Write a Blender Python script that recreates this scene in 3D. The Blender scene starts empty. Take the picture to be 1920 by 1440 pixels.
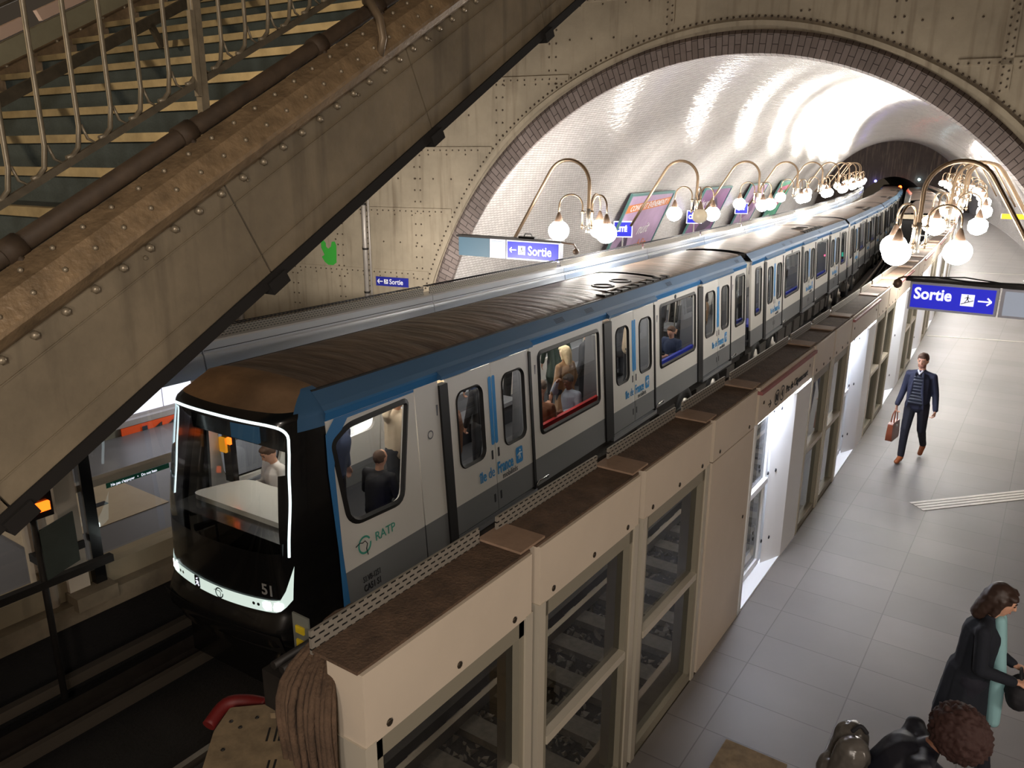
import bpy, bmesh, math, random
from mathutils import Vector, Matrix
random.seed(7)
PI = math.pi
sc = bpy.context.scene
C = sc.collection

# ---------------- camera, world, exposure ----------------
cam_d = bpy.data.cameras.new('camera'); cam = bpy.data.objects.new('camera', cam_d); C.objects.link(cam)
CY, CP, CR, CF = .6037, .2774, .0046, 1463.4
fw = Vector((-math.sin(CY)*math.cos(CP), math.cos(CY)*math.cos(CP), -math.sin(CP)))
r0 = Vector((math.cos(CY), math.sin(CY), 0)); u0 = r0.cross(fw)
rr_ = r0*math.cos(CR)+u0*math.sin(CR); uu_ = -r0*math.sin(CR)+u0*math.cos(CR)
m = Matrix((rr_, uu_, -fw)).transposed().to_4x4(); m.translation = (0, 0, 4.6)
cam.matrix_world = m
cam_d.sensor_width = 36; cam_d.lens = 36*CF/1920; cam_d.clip_end = 400; cam_d.clip_start = .05
sc.camera = cam
w = bpy.data.worlds.new('world'); sc.world = w; w.use_nodes = True
w.node_tree.nodes['Background'].inputs[0].default_value = (.55, .42, .30, 1)
w.node_tree.nodes['Background'].inputs[1].default_value = .036
sc.view_settings.view_transform = 'Standard'; sc.view_settings.look = 'None'
sc.view_settings.exposure = 1.1; sc.view_settings.gamma = 1
sc.cycles.use_denoising = True
sc.cycles.max_bounces = 7; sc.cycles.transparent_max_bounces = 12; sc.cycles.sample_clamp_indirect = 6
sc.cycles.caustics_reflective = False; sc.cycles.caustics_refractive = False

def lamp(kind, name, loc, energy, col, size=.2, rot=None, sy=None, spot=None):
    d = bpy.data.lights.new(name, kind); o = bpy.data.objects.new(name, d); C.objects.link(o)
    d.energy = energy; d.color = col; o.location = loc
    if kind == 'AREA':
        d.size = size
        if sy: d.shape = 'RECTANGLE'; d.size_y = sy
    else: d.shadow_soft_size = size
    if rot: o.rotation_euler = rot
    return o
# added point lights standing in for unseen hall lamps, without lamp bodies
lamp('POINT', 'hall_fill_light', (2.9, 4.2, 2.7), 72, (1, .86, .74), .35)
lamp('POINT', 'hall_fill_light', (1.5, -4.5, 3.4), 200, (1, .87, .75), .35)
lamp('POINT', 'hall_fill_light', (1.2, -1.8, 5.6), 300, (1, .90, .80), .35)  # added high behind the camera to brighten the train side
lamp('POINT', 'hall_fill_light', (-13.0, 1.2, 2.6), 120, (1, .95, .90), .35)
lamp('POINT', 'hall_fill_light', (-11.4, 11.4, 1.5), 420, (1, .95, .88), .3)  # added out of sight behind the left barrier to brighten the riveted wall
lamp('POINT', 'hall_fill_light', (-9.5, -4.5, 6.0), 250, (1, .78, .52), .4)

# ---------------- materials ----------------
MATS = {}
def srgb(h):
    return tuple(((c/255)/12.92 if c/255 <= .04045 else ((c/255+.055)/1.055)**2.4) for c in h)
def mat(name, col, rough=.5, metal=0, emit=None, es=0, var=0, vscale=3, bump=0, bscale=20, alpha=None, coat=0, streak=0, streakcol=None, spec=None):
    if name in MATS: return MATS[name]
    M = bpy.data.materials.new(name); M.use_nodes = True; nt = M.node_tree; b = nt.nodes['Principled BSDF']
    c = srgb(col) if max(col) > 1 else col
    b.inputs['Base Color'].default_value = (*c, 1); b.inputs['Roughness'].default_value = rough; b.inputs['Metallic'].default_value = metal
    if spec is not None: b.inputs['Specular IOR Level'].default_value = spec
    if coat: b.inputs['Coat Weight'].default_value = coat; b.inputs['Coat Roughness'].default_value = .08
    if emit:
        e = srgb(emit) if max(emit) > 1 else emit
        b.inputs['Emission Color'].default_value = (*e, 1); b.inputs['Emission Strength'].default_value = es
    if var or bump or streak:
        tc = nt.nodes.new('ShaderNodeTexCoord')
    last = None
    if var:
        n = nt.nodes.new('ShaderNodeTexNoise'); n.inputs['Scale'].default_value = vscale; n.inputs['Detail'].default_value = 6; n.inputs['Roughness'].default_value = .65
        nt.links.new(tc.outputs['Object'], n.inputs['Vector'])
        rp = nt.nodes.new('ShaderNodeMapRange'); rp.inputs[1].default_value = .3; rp.inputs[2].default_value = .7; rp.inputs[3].default_value = 1-var; rp.inputs[4].default_value = 1+var*.5
        nt.links.new(n.outputs['Fac'], rp.inputs[0])
        mx = nt.nodes.new('ShaderNodeMix'); mx.data_type = 'RGBA'; mx.blend_type = 'MULTIPLY'; mx.inputs[0].default_value = 1
        mx.inputs[6].default_value = (*c, 1); nt.links.new(rp.outputs[0], mx.inputs[7]); nt.links.new(mx.outputs[2], b.inputs['Base Color']); last = mx.outputs[2]
    if streak:
        mp = nt.nodes.new('ShaderNodeMapping'); mp.inputs['Scale'].default_value = (4.5, 4.5, .35)
        nt.links.new(tc.outputs['Object'], mp.inputs[0])
        n = nt.nodes.new('ShaderNodeTexNoise'); n.inputs['Scale'].default_value = 1.5; n.inputs['Detail'].default_value = 5
        nt.links.new(mp.outputs[0], n.inputs['Vector'])
        rp = nt.nodes.new('ShaderNodeMapRange'); rp.inputs[1].default_value = .52; rp.inputs[2].default_value = .75; rp.inputs[3].default_value = 0; rp.inputs[4].default_value = streak
        nt.links.new(n.outputs['Fac'], rp.inputs[0])
        mx = nt.nodes.new('ShaderNodeMix'); mx.data_type = 'RGBA'; nt.links.new(rp.outputs[0], mx.inputs[0])
        if last: nt.links.new(last, mx.inputs[6])
        else: mx.inputs[6].default_value = (*c, 1)
        mx.inputs[7].default_value = (*srgb(streakcol or (60, 45, 32)), 1)
        nt.links.new(mx.outputs[2], b.inputs['Base Color'])
    if bump:
        n = nt.nodes.new('ShaderNodeTexNoise'); n.inputs['Scale'].default_value = bscale; n.inputs['Detail'].default_value = 4
        nt.links.new(tc.outputs['Object'], n.inputs['Vector'])
        bp = nt.nodes.new('ShaderNodeBump'); bp.inputs['Strength'].default_value = bump; bp.inputs['Distance'].default_value = .02
        nt.links.new(n.outputs['Fac'], bp.inputs['Height']); nt.links.new(bp.outputs[0], b.inputs['Normal'])
    MATS[name] = M; return M
def glass(name, tint, fac=.12, rough=.02):
    """thin pane: mostly see-through with a mirror reflection on top"""
    if name in MATS: return MATS[name]
    M = bpy.data.materials.new(name); M.use_nodes = True; nt = M.node_tree; nt.nodes.clear()
    o = nt.nodes.new('ShaderNodeOutputMaterial'); t = nt.nodes.new('ShaderNodeBsdfTransparent'); g = nt.nodes.new('ShaderNodeBsdfGlossy')
    t.inputs[0].default_value = (*tint, 1); g.inputs['Roughness'].default_value = rough; g.inputs[0].default_value = (.9, .95, 1, 1)
    fr = nt.nodes.new('ShaderNodeFresnel'); fr.inputs[0].default_value = 1.5
    ad = nt.nodes.new('ShaderNodeMath'); ad.operation = 'ADD'; ad.inputs[1].default_value = fac-.04; nt.links.new(fr.outputs[0], ad.inputs[0])
    mx = nt.nodes.new('ShaderNodeMixShader'); nt.links.new(ad.outputs[0], mx.inputs[0]); nt.links.new(t.outputs[0], mx.inputs[1]); nt.links.new(g.outputs[0], mx.inputs[2])
    nt.links.new(mx.outputs[0], o.inputs[0]); MATS[name] = M; return M

white_paint = mat('cream_white_paint', (226, 224, 218), .3, coat=.3)
panel_beige = mat('beige_enamel_panel', (206, 192, 174), .42, var=.06, vscale=1.2)
panel_post = mat('pale_grey_aluminium', (196, 188, 172), .38, .2)
frame_olive = mat('olive_grey_frame', (148, 142, 126), .45, .2)
white_panel = mat('white_door_panel', (236, 238, 240), .35, emit=None)
dust = mat('brown_dust', (92, 72, 56), .95, var=.45, vscale=9, bump=.5, bscale=60)
dust_lt = mat('pale_dusty_sheet', (150, 124, 104), .7, var=.25, vscale=7)
black = mat('black_paint', (14, 14, 15), .25, coat=.4)
rubber = mat('black_rubber', (20, 19, 19), .6)
dark_metal = mat('dark_sooty_metal', (38, 34, 31), .6, .3, var=.4, vscale=8)
steel = mat('brushed_steel', (190, 186, 178), .28, .9)
bronze = mat('patinated_bronze_tube', (150, 128, 104), .3, .85)
chrome = mat('chrome', (220, 220, 220), .12, 1)
blue_paint = mat('train_blue', (58, 122, 178), .3, coat=.4)
blue_dark = mat('train_dark_blue', (70, 110, 148), .35, coat=.2)
stripe_blue = mat('door_stripe_blue', (60, 142, 205), .35)
logo_blue = mat('logo_blue', (66, 148, 206), .4)
logo_grey = mat('logo_grey', (92, 94, 98), .5)
logo_green = mat('logo_green', (70, 160, 140), .4)
ink = mat('black_ink', (24, 26, 34), .6)
seat_blue = mat('seat_blue', (40, 56, 170), .6)
seat_red = mat('seat_red', (190, 36, 40), .6)
inner_grey = mat('interior_grey', (120, 122, 128), .5)
inner_dark = mat('interior_dark', (52, 53, 58), .6)
sign_blue = mat('sign_blue', (26, 30, 150), .35, emit=(26, 30, 170), es=.55)
sign_white = mat('sign_white', (235, 235, 245), .4, emit=(235, 235, 250), es=.45)
sign_frame = mat('sign_frame', (186, 188, 200), .4, .3)
sign_grey = mat('sign_blank_grey', (160, 168, 182), .4, emit=(160, 168, 182), es=.25)
glass_train = glass('train_window_glass', (.86, .89, .92), .06)
glass_psd = glass('barrier_glass', (.84, .85, .82), .08)
glass_cab = glass('windscreen_glass', (.80, .84, .86), .05)

def paint_body():
    M = mat('train_body_paint', (222, 219, 212), .32, coat=.25); nt = M.node_tree; b = nt.nodes['Principled BSDF']
    tc = nt.nodes.new('ShaderNodeTexCoord'); sp = nt.nodes.new('ShaderNodeSeparateXYZ'); nt.links.new(tc.outputs['Object'], sp.inputs[0])
    g = nt.nodes.new('ShaderNodeMath'); g.operation = 'LESS_THAN'; g.inputs[1].default_value = .325; nt.links.new(sp.outputs[2], g.inputs[0])
    n = nt.nodes.new('ShaderNodeTexNoise'); n.inputs['Scale'].default_value = 2; nt.links.new(tc.outputs['Object'], n.inputs[0])
    mx = nt.nodes.new('ShaderNodeMix'); mx.data_type = 'RGBA'; nt.links.new(g.outputs[0], mx.inputs[0])
    mx.inputs[6].default_value = (*srgb((222, 219, 212)), 1); mx.inputs[7].default_value = (*srgb((122, 124, 126)), 1)
    nt.links.new(mx.outputs[2], b.inputs['Base Color']); return M
body_paint = paint_body()

def roof_mat():
    M = mat('worn_roof_sheet', (120, 100, 80), .5, spec=.5); nt = M.node_tree; b = nt.nodes['Principled BSDF']
    tc = nt.nodes.new('ShaderNodeTexCoord'); mp = nt.nodes.new('ShaderNodeMapping'); mp.inputs['Scale'].default_value = (.5, 2.4, 1); nt.links.new(tc.outputs['Object'], mp.inputs[0])
    n = nt.nodes.new('ShaderNodeTexNoise'); n.inputs['Scale'].default_value = 2.2; n.inputs['Detail'].default_value = 5; nt.links.new(mp.outputs[0], n.inputs[0])
    cr = nt.nodes.new('ShaderNodeValToRGB'); cr.color_ramp.elements[0].color = (*srgb((66, 50, 43)), 1); cr.color_ramp.elements[1].color = (*srgb((126, 106, 90)), 1)
    cr.color_ramp.elements[0].position = .3; cr.color_ramp.elements[1].position = .75
    nt.links.new(n.outputs[0], cr.inputs[0]); nt.links.new(cr.outputs[0], b.inputs['Base Color'])
    bp = nt.nodes.new('ShaderNodeBump'); bp.inputs['Strength'].default_value = .6; bp.inputs['Distance'].default_value = .05; nt.links.new(n.outputs[0], bp.inputs['Height']); nt.links.new(bp.outputs[0], b.inputs['Normal'])
    return M
roof_sheet = roof_mat()

def brick_mat(name, c1, c2, mortar, sx, sy, ms, rough, bumpst, uv=True, offset=.5, coat=0, noise=0):
    M = mat(name, c1, rough, coat=coat); nt = M.node_tree; b = nt.nodes['Principled BSDF']
    tc = nt.nodes.new('ShaderNodeTexCoord'); br = nt.nodes.new('ShaderNodeTexBrick')
    nt.links.new(tc.outputs['UV' if uv else 'Object'], br.inputs['Vector'])
    br.inputs['Color1'].default_value = (*srgb(c1), 1); br.inputs['Color2'].default_value = (*srgb(c2), 1); br.inputs['Mortar'].default_value = (*srgb(mortar), 1)
    br.inputs['Scale'].default_value = 1; br.inputs['Brick Width'].default_value = sx; br.inputs['Row Height'].default_value = sy; br.inputs['Mortar Size'].default_value = ms
    br.inputs['Mortar Smooth'].default_value = .3; br.offset = offset
    out = br.outputs[0]
    if noise:
        n = nt.nodes.new('ShaderNodeTexNoise'); n.inputs['Scale'].default_value = .9; n.inputs['Detail'].default_value = 7; nt.links.new(tc.outputs['Object'], n.inputs[0])
        rp = nt.nodes.new('ShaderNodeMapRange'); rp.inputs[1].default_value = .3; rp.inputs[2].default_value = .7; rp.inputs[3].default_value = 1-noise; rp.inputs[4].default_value = 1.05
        nt.links.new(n.outputs[0], rp.inputs[0]); mx = nt.nodes.new('ShaderNodeMix'); mx.data_type = 'RGBA'; mx.blend_type = 'MULTIPLY'; mx.inputs[0].default_value = 1
        nt.links.new(out, mx.inputs[6]); nt.links.new(rp.outputs[0], mx.inputs[7]); out = mx.outputs[2]
    nt.links.new(out, b.inputs['Base Color'])
    if bumpst:
        bp = nt.nodes.new('ShaderNodeBump'); bp.inputs['Strength'].default_value = bumpst; bp.inputs['Distance'].default_value = .01; bp.invert = True
        nt.links.new(br.outputs['Fac'], bp.inputs['Height'])
        n2 = nt.nodes.new('ShaderNodeTexNoise'); n2.inputs['Scale'].default_value = 5 if uv else 1.2; nt.links.new(tc.outputs['UV' if uv else 'Object'], n2.inputs[0])
        bp2 = nt.nodes.new('ShaderNodeBump'); bp2.inputs['Strength'].default_value = .12 if uv else .02; bp2.inputs['Distance'].default_value = .1
        nt.links.new(n2.outputs[0], bp2.inputs['Height']); nt.links.new(bp.outputs[0], bp2.inputs['Normal']); nt.links.new(bp2.outputs[0], b.inputs['Normal'])
    return M

# ---------------- mesh helpers ----------------
def link(name, bm, m, parent=None, smooth=False, mats=None):
    me = bpy.data.meshes.new(name)
    bm.normal_update(); bm.to_mesh(me); bm.free()
    for q in (mats or [m]): me.materials.append(q)
    if smooth:
        for p in me.polygons: p.use_smooth = True
    o = bpy.data.objects.new(name, me); C.objects.link(o)
    if parent: o.parent = parent
    return o
def empty(name, loc=(0, 0, 0), rz=0, parent=None):
    o = bpy.data.objects.new(name, None); C.objects.link(o); o.location = loc; o.rotation_euler = (0, 0, rz); o.empty_display_size = .1
    if parent: o.parent = parent
    return o
def tag(o, label, cat=None, group=None, kind=None):
    o['label'] = label
    if cat: o['category'] = cat
    if group: o['group'] = group
    if kind: o['kind'] = kind
    return o
def struct(o): o['kind'] = 'structure'; return o
def plabel(o, s): o['label'] = s; return o
def BM(): return bmesh.new()
def box(bm, x0, x1, y0, y1, z0, z1, mi=0, T=None):
    v = [bm.verts.new(Vector(p) if T is None else T(*p)) for p in ((x0, y0, z0), (x1, y0, z0), (x1, y1, z0), (x0, y1, z0), (x0, y0, z1), (x1, y0, z1), (x1, y1, z1), (x0, y1, z1))]
    for f in ((0, 3, 2, 1), (4, 5, 6, 7), (0, 1, 5, 4), (1, 2, 6, 5), (2, 3, 7, 6), (3, 0, 4, 7)):
        fc = bm.faces.new([v[i] for i in f]); fc.material_index = mi
    return v
def tube(bm, pts, r, n=10, mi=0, caps=True):
    pts = [Vector(p) for p in pts]; rings = []; up = None
    rs = r if isinstance(r, (list, tuple)) else [r]*len(pts)
    for i, p in enumerate(pts):
        d = (pts[min(i+1, len(pts)-1)]-pts[max(i-1, 0)]).normalized()
        if up is None: up = d.orthogonal().normalized()
        up = (up-d*up.dot(d)).normalized(); s = d.cross(up)
        rings.append([bm.verts.new(p+(up*math.cos(2*PI*k/n)+s*math.sin(2*PI*k/n))*rs[i]) for k in range(n)])
    for a, b in zip(rings, rings[1:]):
        for k in range(n):
            f = bm.faces.new((a[k], a[(k+1) % n], b[(k+1) % n], b[k])); f.material_index = mi; f.smooth = True
    if caps:
        bm.faces.new(rings[0][::-1]).material_index = mi; bm.faces.new(rings[-1]).material_index = mi
def lathe(bm, prof, c=(0, 0, 0), n=16, mi=0, R=None):
    rings = []
    for r, z in prof:
        ring = []
        for k in range(n):
            p = Vector((r*math.cos(2*PI*k/n), r*math.sin(2*PI*k/n), z))
            if R: p = R @ p
            ring.append(bm.verts.new(p+Vector(c)))
        rings.append(ring)
    for a, b in zip(rings, rings[1:]):
        for k in range(n):
            f = bm.faces.new((a[k], a[(k+1) % n], b[(k+1) % n], b[k])); f.smooth = True; f.material_index = mi
    bm.faces.new(rings[0][::-1]).material_index = mi; bm.faces.new(rings[-1]).material_index = mi
def ball(bm, c, r, s=(1, 1, 1), sub=2, mi=0, R=None):
    res = bmesh.ops.create_icosphere(bm, subdivisions=sub, radius=r)
    for v in res['verts']:
        p = Vector((v.co.x*s[0], v.co.y*s[1], v.co.z*s[2]))
        if R: p = R @ p
        v.co = p+Vector(c)
        for f in v.link_faces: f.material_index = mi; f.smooth = True
def rrect(a0, a1, b0, b1, r, n=5):
    out = []
    for cx, cy, s in ((a1-r, b1-r, 0), (a0+r, b1-r, 1), (a0+r, b0+r, 2), (a1-r, b0+r, 3)):
        for k in range(n+1):
            t = PI/2*(s+k/n); out.append((cx+r*math.cos(t), cy+r*math.sin(t)))
    return out
def rpoly(pts, r, n=5):
    out = []; N_ = len(pts)
    for i in range(N_):
        p = Vector(pts[i]); a = (Vector(pts[i-1])-p).normalized(); b = (Vector(pts[(i+1) % N_])-p).normalized()
        rr = r[i] if isinstance(r, (list, tuple)) else r
        p0 = p+a*rr; p1 = p+b*rr
        for k in range(n+1):
            t = k/n; q = p0*(1-t)**2+p*2*t*(1-t)+p1*t*t; out.append((q.x, q.y))
    return out
def offpoly(pts, d):
    c = Vector((sum(p[0] for p in pts)/len(pts), sum(p[1] for p in pts)/len(pts))); out = []
    N_ = len(pts)
    for i in range(N_):
        a = Vector(pts[i-1]); b = Vector(pts[(i+1) % N_]); t = (b-a).normalized(); nn = Vector((t.y, -t.x))
        p = Vector(pts[i])
        if nn.dot(p-c) < 0: nn = -nn
        p = p+nn*d; out.append((p.x, p.y))
    return out
def sheet(bm, outer, holes, F, mi=0):
    """flat outline with holes, mapped by F(a,b) into space"""
    es = []
    for lp in [outer]+list(holes):
        vs = [bm.verts.new((p[0], p[1], 0)) for p in lp]
        es += [bm.edges.new((vs[i], vs[(i+1) % len(vs)])) for i in range(len(vs))]
    r = bmesh.ops.triangle_fill(bm, use_beauty=True, use_dissolve=False, edges=es, normal=(0, 0, 1))
    fs = [g for g in r['geom'] if isinstance(g, bmesh.types.BMFace)]
    vs = set(v for e in es for v in e.verts)
    for v in vs: v.co = F(v.co.x, v.co.y)
    for f in fs: f.material_index = mi
    return fs
def ring(bm, lp0, lp1, F0, F1, mi=0):
    a = [bm.verts.new(F0(*p)) for p in lp0]; b = [bm.verts.new(F1(*p)) for p in lp1]; n = len(a)
    for i in range(n):
        f = bm.faces.new((a[i], a[(i+1) % n], b[(i+1) % n], b[i])); f.material_index = mi; f.smooth = True
def slab(bm, outer, F, G, mi=0):
    """solid plate between F(a,b) and G(a,b)"""
    sheet(bm, outer, [], F, mi); sheet(bm, outer, [], G, mi); ring(bm, outer, outer, F, G, mi)
def text(s, size, m, parent, M4, bold=0, ext=.002, align='LEFT', name='lettering', sx=1, shear=0):
    cu = bpy.data.curves.new(name, 'FONT'); cu.body = s; cu.size = size; cu.extrude = ext; cu.offset = bold; cu.align_x = align; cu.resolution_u = 3; cu.shear = shear
    cf = bpy.data.objects.new(name+'_src', cu); me = cf.to_mesh().copy(); cf.to_mesh_clear(); bpy.data.objects.remove(cf)
    me.materials.clear(); me.materials.append(m); o = bpy.data.objects.new(name, me); C.objects.link(o); o.parent = parent
    o.matrix_basis = M4 @ Matrix.Diagonal((sx, 1, 1, 1)); return o
def frameM(o, x, y):
    x = Vector(x).normalized(); y = Vector(y).normalized(); z = x.cross(y).normalized(); y = z.cross(x)
    M4 = Matrix((x, y, z)).transposed().to_4x4(); M4.translation = o; return M4
def clone(root, loc=None, rz=None):
    r = root.copy(); C.objects.link(r)
    if loc is not None: r.location = loc
    if rz is not None: r.rotation_euler = (0, 0, rz)
    for ch in [o for o in KIDS(root)]:
        c = ch.copy(); C.objects.link(c); c.parent = r
        for g in KIDS(ch):
            d = g.copy(); C.objects.link(d); d.parent = c
    return r
def KIDS(o): return list(o.children)

# ---------------- layout ----------------
def sh(y): return -.00125*max(0, y-4)**2
def hd(y): return .0025*max(0, y-4)
def W(off, y, z=0): return Vector((-5.3+off+sh(y), y, z))
ORD = ['first', 'second', 'third', 'fourth', 'fifth', 'sixth', 'seventh', 'eighth', 'ninth', 'tenth', 'eleventh', 'twelfth', 'thirteenth', 'fourteenth', 'fifteenth', 'sixteenth', 'seventeenth', 'eighteenth', 'nineteenth', 'twentieth', 'twenty-first', 'twenty-second', 'twenty-third', 'twenty-fourth', 'twenty-fifth', 'twenty-sixth', 'twenty-seventh', 'twenty-eighth']
def pathstrip(bm, offs_z, ys, mi=0, closed=False, uvl=None):
    rows = [[bm.verts.new(W(o, y, z)) for o, z in offs_z] for y in ys]
    n = len(offs_z)
    for a, b in zip(rows, rows[1:]):
        for k in range(n if closed else n-1):
            f = bm.faces.new((a[k], a[(k+1) % n], b[(k+1) % n], b[k])); f.material_index = mi
    if closed:
        bm.faces.new(rows[0][::-1]).material_index = mi; bm.faces.new(rows[-1]).material_index = mi
def steps(a, b, d):
    n = max(1, round((b-a)/d)); return [a+(b-a)*i/n for i in range(n+1)]

# floors
tile = brick_mat('platform_floor_tile', (106, 102, 99), (114, 109, 106), (86, 82, 79), .9, .55, .006, .5, .15, uv=False, offset=0, noise=.12)
bm = BM(); pathstrip(bm, [(3.16, 0), (11.0, 0)], steps(-6, 17.5, 2)+steps(19, 93, 3))
o = struct(link('floor', bm, tile)); 
bm = BM(); pathstrip(bm, [(-11, 0), (-3.16, 0)], steps(-3, 17.5, 2)+steps(19, 93, 3))
floor_grey = mat('grey_platform_floor', (112, 112, 118), .4, var=.08, vscale=1.5)
struct(link('floor', bm, floor_grey))
pit = mat('sooty_track_bed', (20, 17, 16), .9, var=.5, vscale=2, bump=.6, bscale=30)
bm = BM(); pathstrip(bm, [(-3.17, 0), (-3.16, -1.25), (3.16, -1.25), (3.17, 0)], steps(-6, 108, 3))
struct(link('floor_track_bed', bm, pit))
# caisson wall: plane turned 12 degrees
PHI = math.radians(12); WE = Vector((math.cos(PHI), math.sin(PHI), 0)); WN = Vector((math.sin(PHI), -math.cos(PHI), 0)); WP = Vector((-5.5, 17, 0))
def CW(s, z, d=0): return WP+WE*s+WN*d+Vector((0, 0, z))
ES0, EZ0, EA, EB = -.44, -1.2, 7.24, 7.95
def ell(t, ka=0): return (ES0-(EA+ka)*math.cos(t), EZ0+(EB+ka)*math.sin(t))
t0 = math.asin((0-EZ0)/EB)
caisson = mat('riveted_caisson_paint', (160, 147, 126), .62, var=.22, vscale=.9, streak=.5, streakcol=(86, 68, 48), bump=.12, bscale=14)
bm = BM()
NT = 64
ts = [t0+(PI-2*t0)*i/NT for i in range(NT+1)]
arc = [ell(t, .34) for t in ts]
outer = [(-17, -1.2), (-17, 13), (12, 13), (12, -1.2)]
poly = [(-17, 0), (-17, 13), (12, 13), (12, 0), (arc[-1][0], 0)]+arc[::-1][1:-1]+[(arc[0][0], 0)]
sheet(bm, poly, [], lambda a, b: CW(a, b))
def strip(s0, z0, s1, z1, wd=.1, d=.018):
    a = Vector((s0, z0)); b = Vector((s1, z1)); t = (b-a).normalized(); n = Vector((-t.y, t.x))*wd/2
    q = [a-n, b-n, b+n, a+n]; slab(bm, [(p.x, p.y) for p in q], lambda a_, b_: CW(a_, b_, 0), lambda a_, b_: CW(a_, b_, d))
def rivet(s, z, d=.018, r=.021):
    R = Matrix((WE, Vector((0, 0, 1)), WN)).transposed()
    pr = [(r, 0), (r*.75, r*.55), (r*.3, r*.75)]; c = CW(s, z, d)
    lathe(bm, pr, c, 6, mi=1, R=R)
def inarch(s, z, k=.5): return ((s-ES0)/(EA+k))**2+((z-EZ0)/(EB+k))**2 < 1
for z in (1.8, 3.4, 4.88, 6.42, 8.0):
    for s0, s1 in ((-17, -5), (-5, 3), (3, 12)):
        ss = [s0+.1*i for i in range(int((s1-s0)/.1))]
        ok = [s for s in ss if not inarch(s, z, .75)]
        if not ok: continue
        # split at the arch
        seg = []; cur = [ok[0]]
        for s in ok[1:]:
            if s-cur[-1] > .15: seg.append(cur); cur = [s]
            else: cur.append(s)
        seg.append(cur)
        for q in seg:
            strip(q[0], z, q[-1]+.1, z, .12)
            for k in range(int((q[-1]-q[0])/.17)):
                rivet(q[0]+.17*k, z-.02)
                if k % 3 == 0: rivet(q[0]+.17*k, z-.12, 0)
    for k in range(40):
        s = -14.2+.5*k
        if not inarch(s, z+.75, .7) and (k % 8) not in (0, 1): rivet(s, z+.78, 0, .024)
for sx, kind in ((-14.6, 2), (-12.1, 0), (-10.55, 1), (-8.15, 0), (-9.72, 2), (-5.9, 0), (-4.6, 1), (-2.0, 2), (.69, 1), (2.4, 0), (4.3, 2), (6.2, 0), (8.6, 2)):
    z = .2
    runs = []; cur = None
    while z < 10:
        if not inarch(sx, z, .75):
            if cur is None: cur = z
        elif cur is not None: runs.append((cur, z)); cur = None
        z += .1
    if cur is not None: runs.append((cur, 10))
    for a, b in runs:
        if b-a < .3: continue
        if kind == 2:
            strip(sx, a, sx, b, .2)
            n = int((b-a)/.14)
            for k in range(n): rivet(sx-.05, a+.14*k); rivet(sx+.05, a+.07+.14*k)
        else:
            n = int((b-a)/(.28))
            for k in range(n): rivet(sx-.08, a+.28*k, 0, .024); rivet(sx+.08, a+.28*k, 0, .024)
# rim angle round the arch
rim0 = [ell(t, .50+.03*math.sin(9*t)) for t in ts]; rim1 = [ell(t, .60+.03*math.sin(9*t)) for t in ts]
for i in range(NT):
    v = [bm.verts.new(CW(*p, .05)) for p in (rim0[i], rim0[i+1], rim1[i+1], rim1[i])]; bm.faces.new(v)
    v2 = [bm.verts.new(CW(*p, .0)) for p in (rim1[i+1], rim1[i])]; bm.faces.new((v[3], v[2], v2[0], v2[1]))
for i in range(0, 180):
    t = t0+(PI-2*t0)*i/180; s, z = ell(t, .68+.03*math.sin(9*t)); rivet(s, z, 0, .026)
struct(link('wall_back', bm, caisson, mats=[caisson, mat('dark_rivet', (70, 56, 42), .6)]))
# brick arch ring
voussoir = brick_mat('tiled_arch_ring', (142, 128, 122), (122, 108, 102), (54, 44, 40), .36, .12, .008, .6, .5, noise=.35)
bm = BM(); uvl = bm.loops.layers.uv.new('UVMap')
acc = [0]
for i in range(NT): acc.append(acc[-1]+(Vector(ell(ts[i+1]))-Vector(ell(ts[i]))).length)
for i in range(NT):
    for (k0, d0, k1, d1, u0_, u1_) in ((.0, .10, .38, .07, 0, .38), (.38, .07, .46, -.0, .38, .46), (.0, -.35, .0, .10, -.45, 0)):
        v = [bm.verts.new(CW(*ell(ts[i], k0), d0)), bm.verts.new(CW(*ell(ts[i+1], k0), d0)), bm.verts.new(CW(*ell(ts[i+1], k1), d1)), bm.verts.new(CW(*ell(ts[i], k1), d1))]
        f = bm.faces.new(v); f.smooth = False
        for l, uv in zip(f.loops, ((u0_, acc[i]), (u0_, acc[i+1]), (u1_, acc[i+1]), (u1_, acc[i]))): l[uvl].uv = uv
struct(link('trim_1', bm, voussoir))
# vault
vt = brick_mat('white_bevelled_tile', (212, 207, 203), (200, 195, 191), (128, 120, 114), .15, .075, .005, .15, .7, noise=.05)
bm = BM(); uvl = bm.loops.layers.uv.new('UVMap')
ys = steps(17.0, 88, 2.6); yy0 = ys[0]; ringsv = []
for y in ys:
    row = []
    for t in ts:
        s, z = ell(t, 0 if y > 17.1 else .0)
        p = Vector((-5.5+.21+sh(y), y, 0)); 
        if y <= 17.01: p = Vector(WP)
        row.append(bm.verts.new(p+WE*s+Vector((0, 0, z))-WN*.02))
    ringsv.append(row)
for j in range(len(ys)-1):
    for i in range(NT):
        f = bm.faces.new((ringsv[j][i], ringsv[j+1][i], ringsv[j+1][i+1], ringsv[j][i+1])); f.smooth = True
        for l, uv in zip(f.loops, ((ys[j], acc[i]), (ys[j+1], acc[i]), (ys[j+1], acc[i+1]), (ys[j], acc[i+1]))): l[uvl].uv = uv
struct(link('ceiling', bm, vt))
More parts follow.
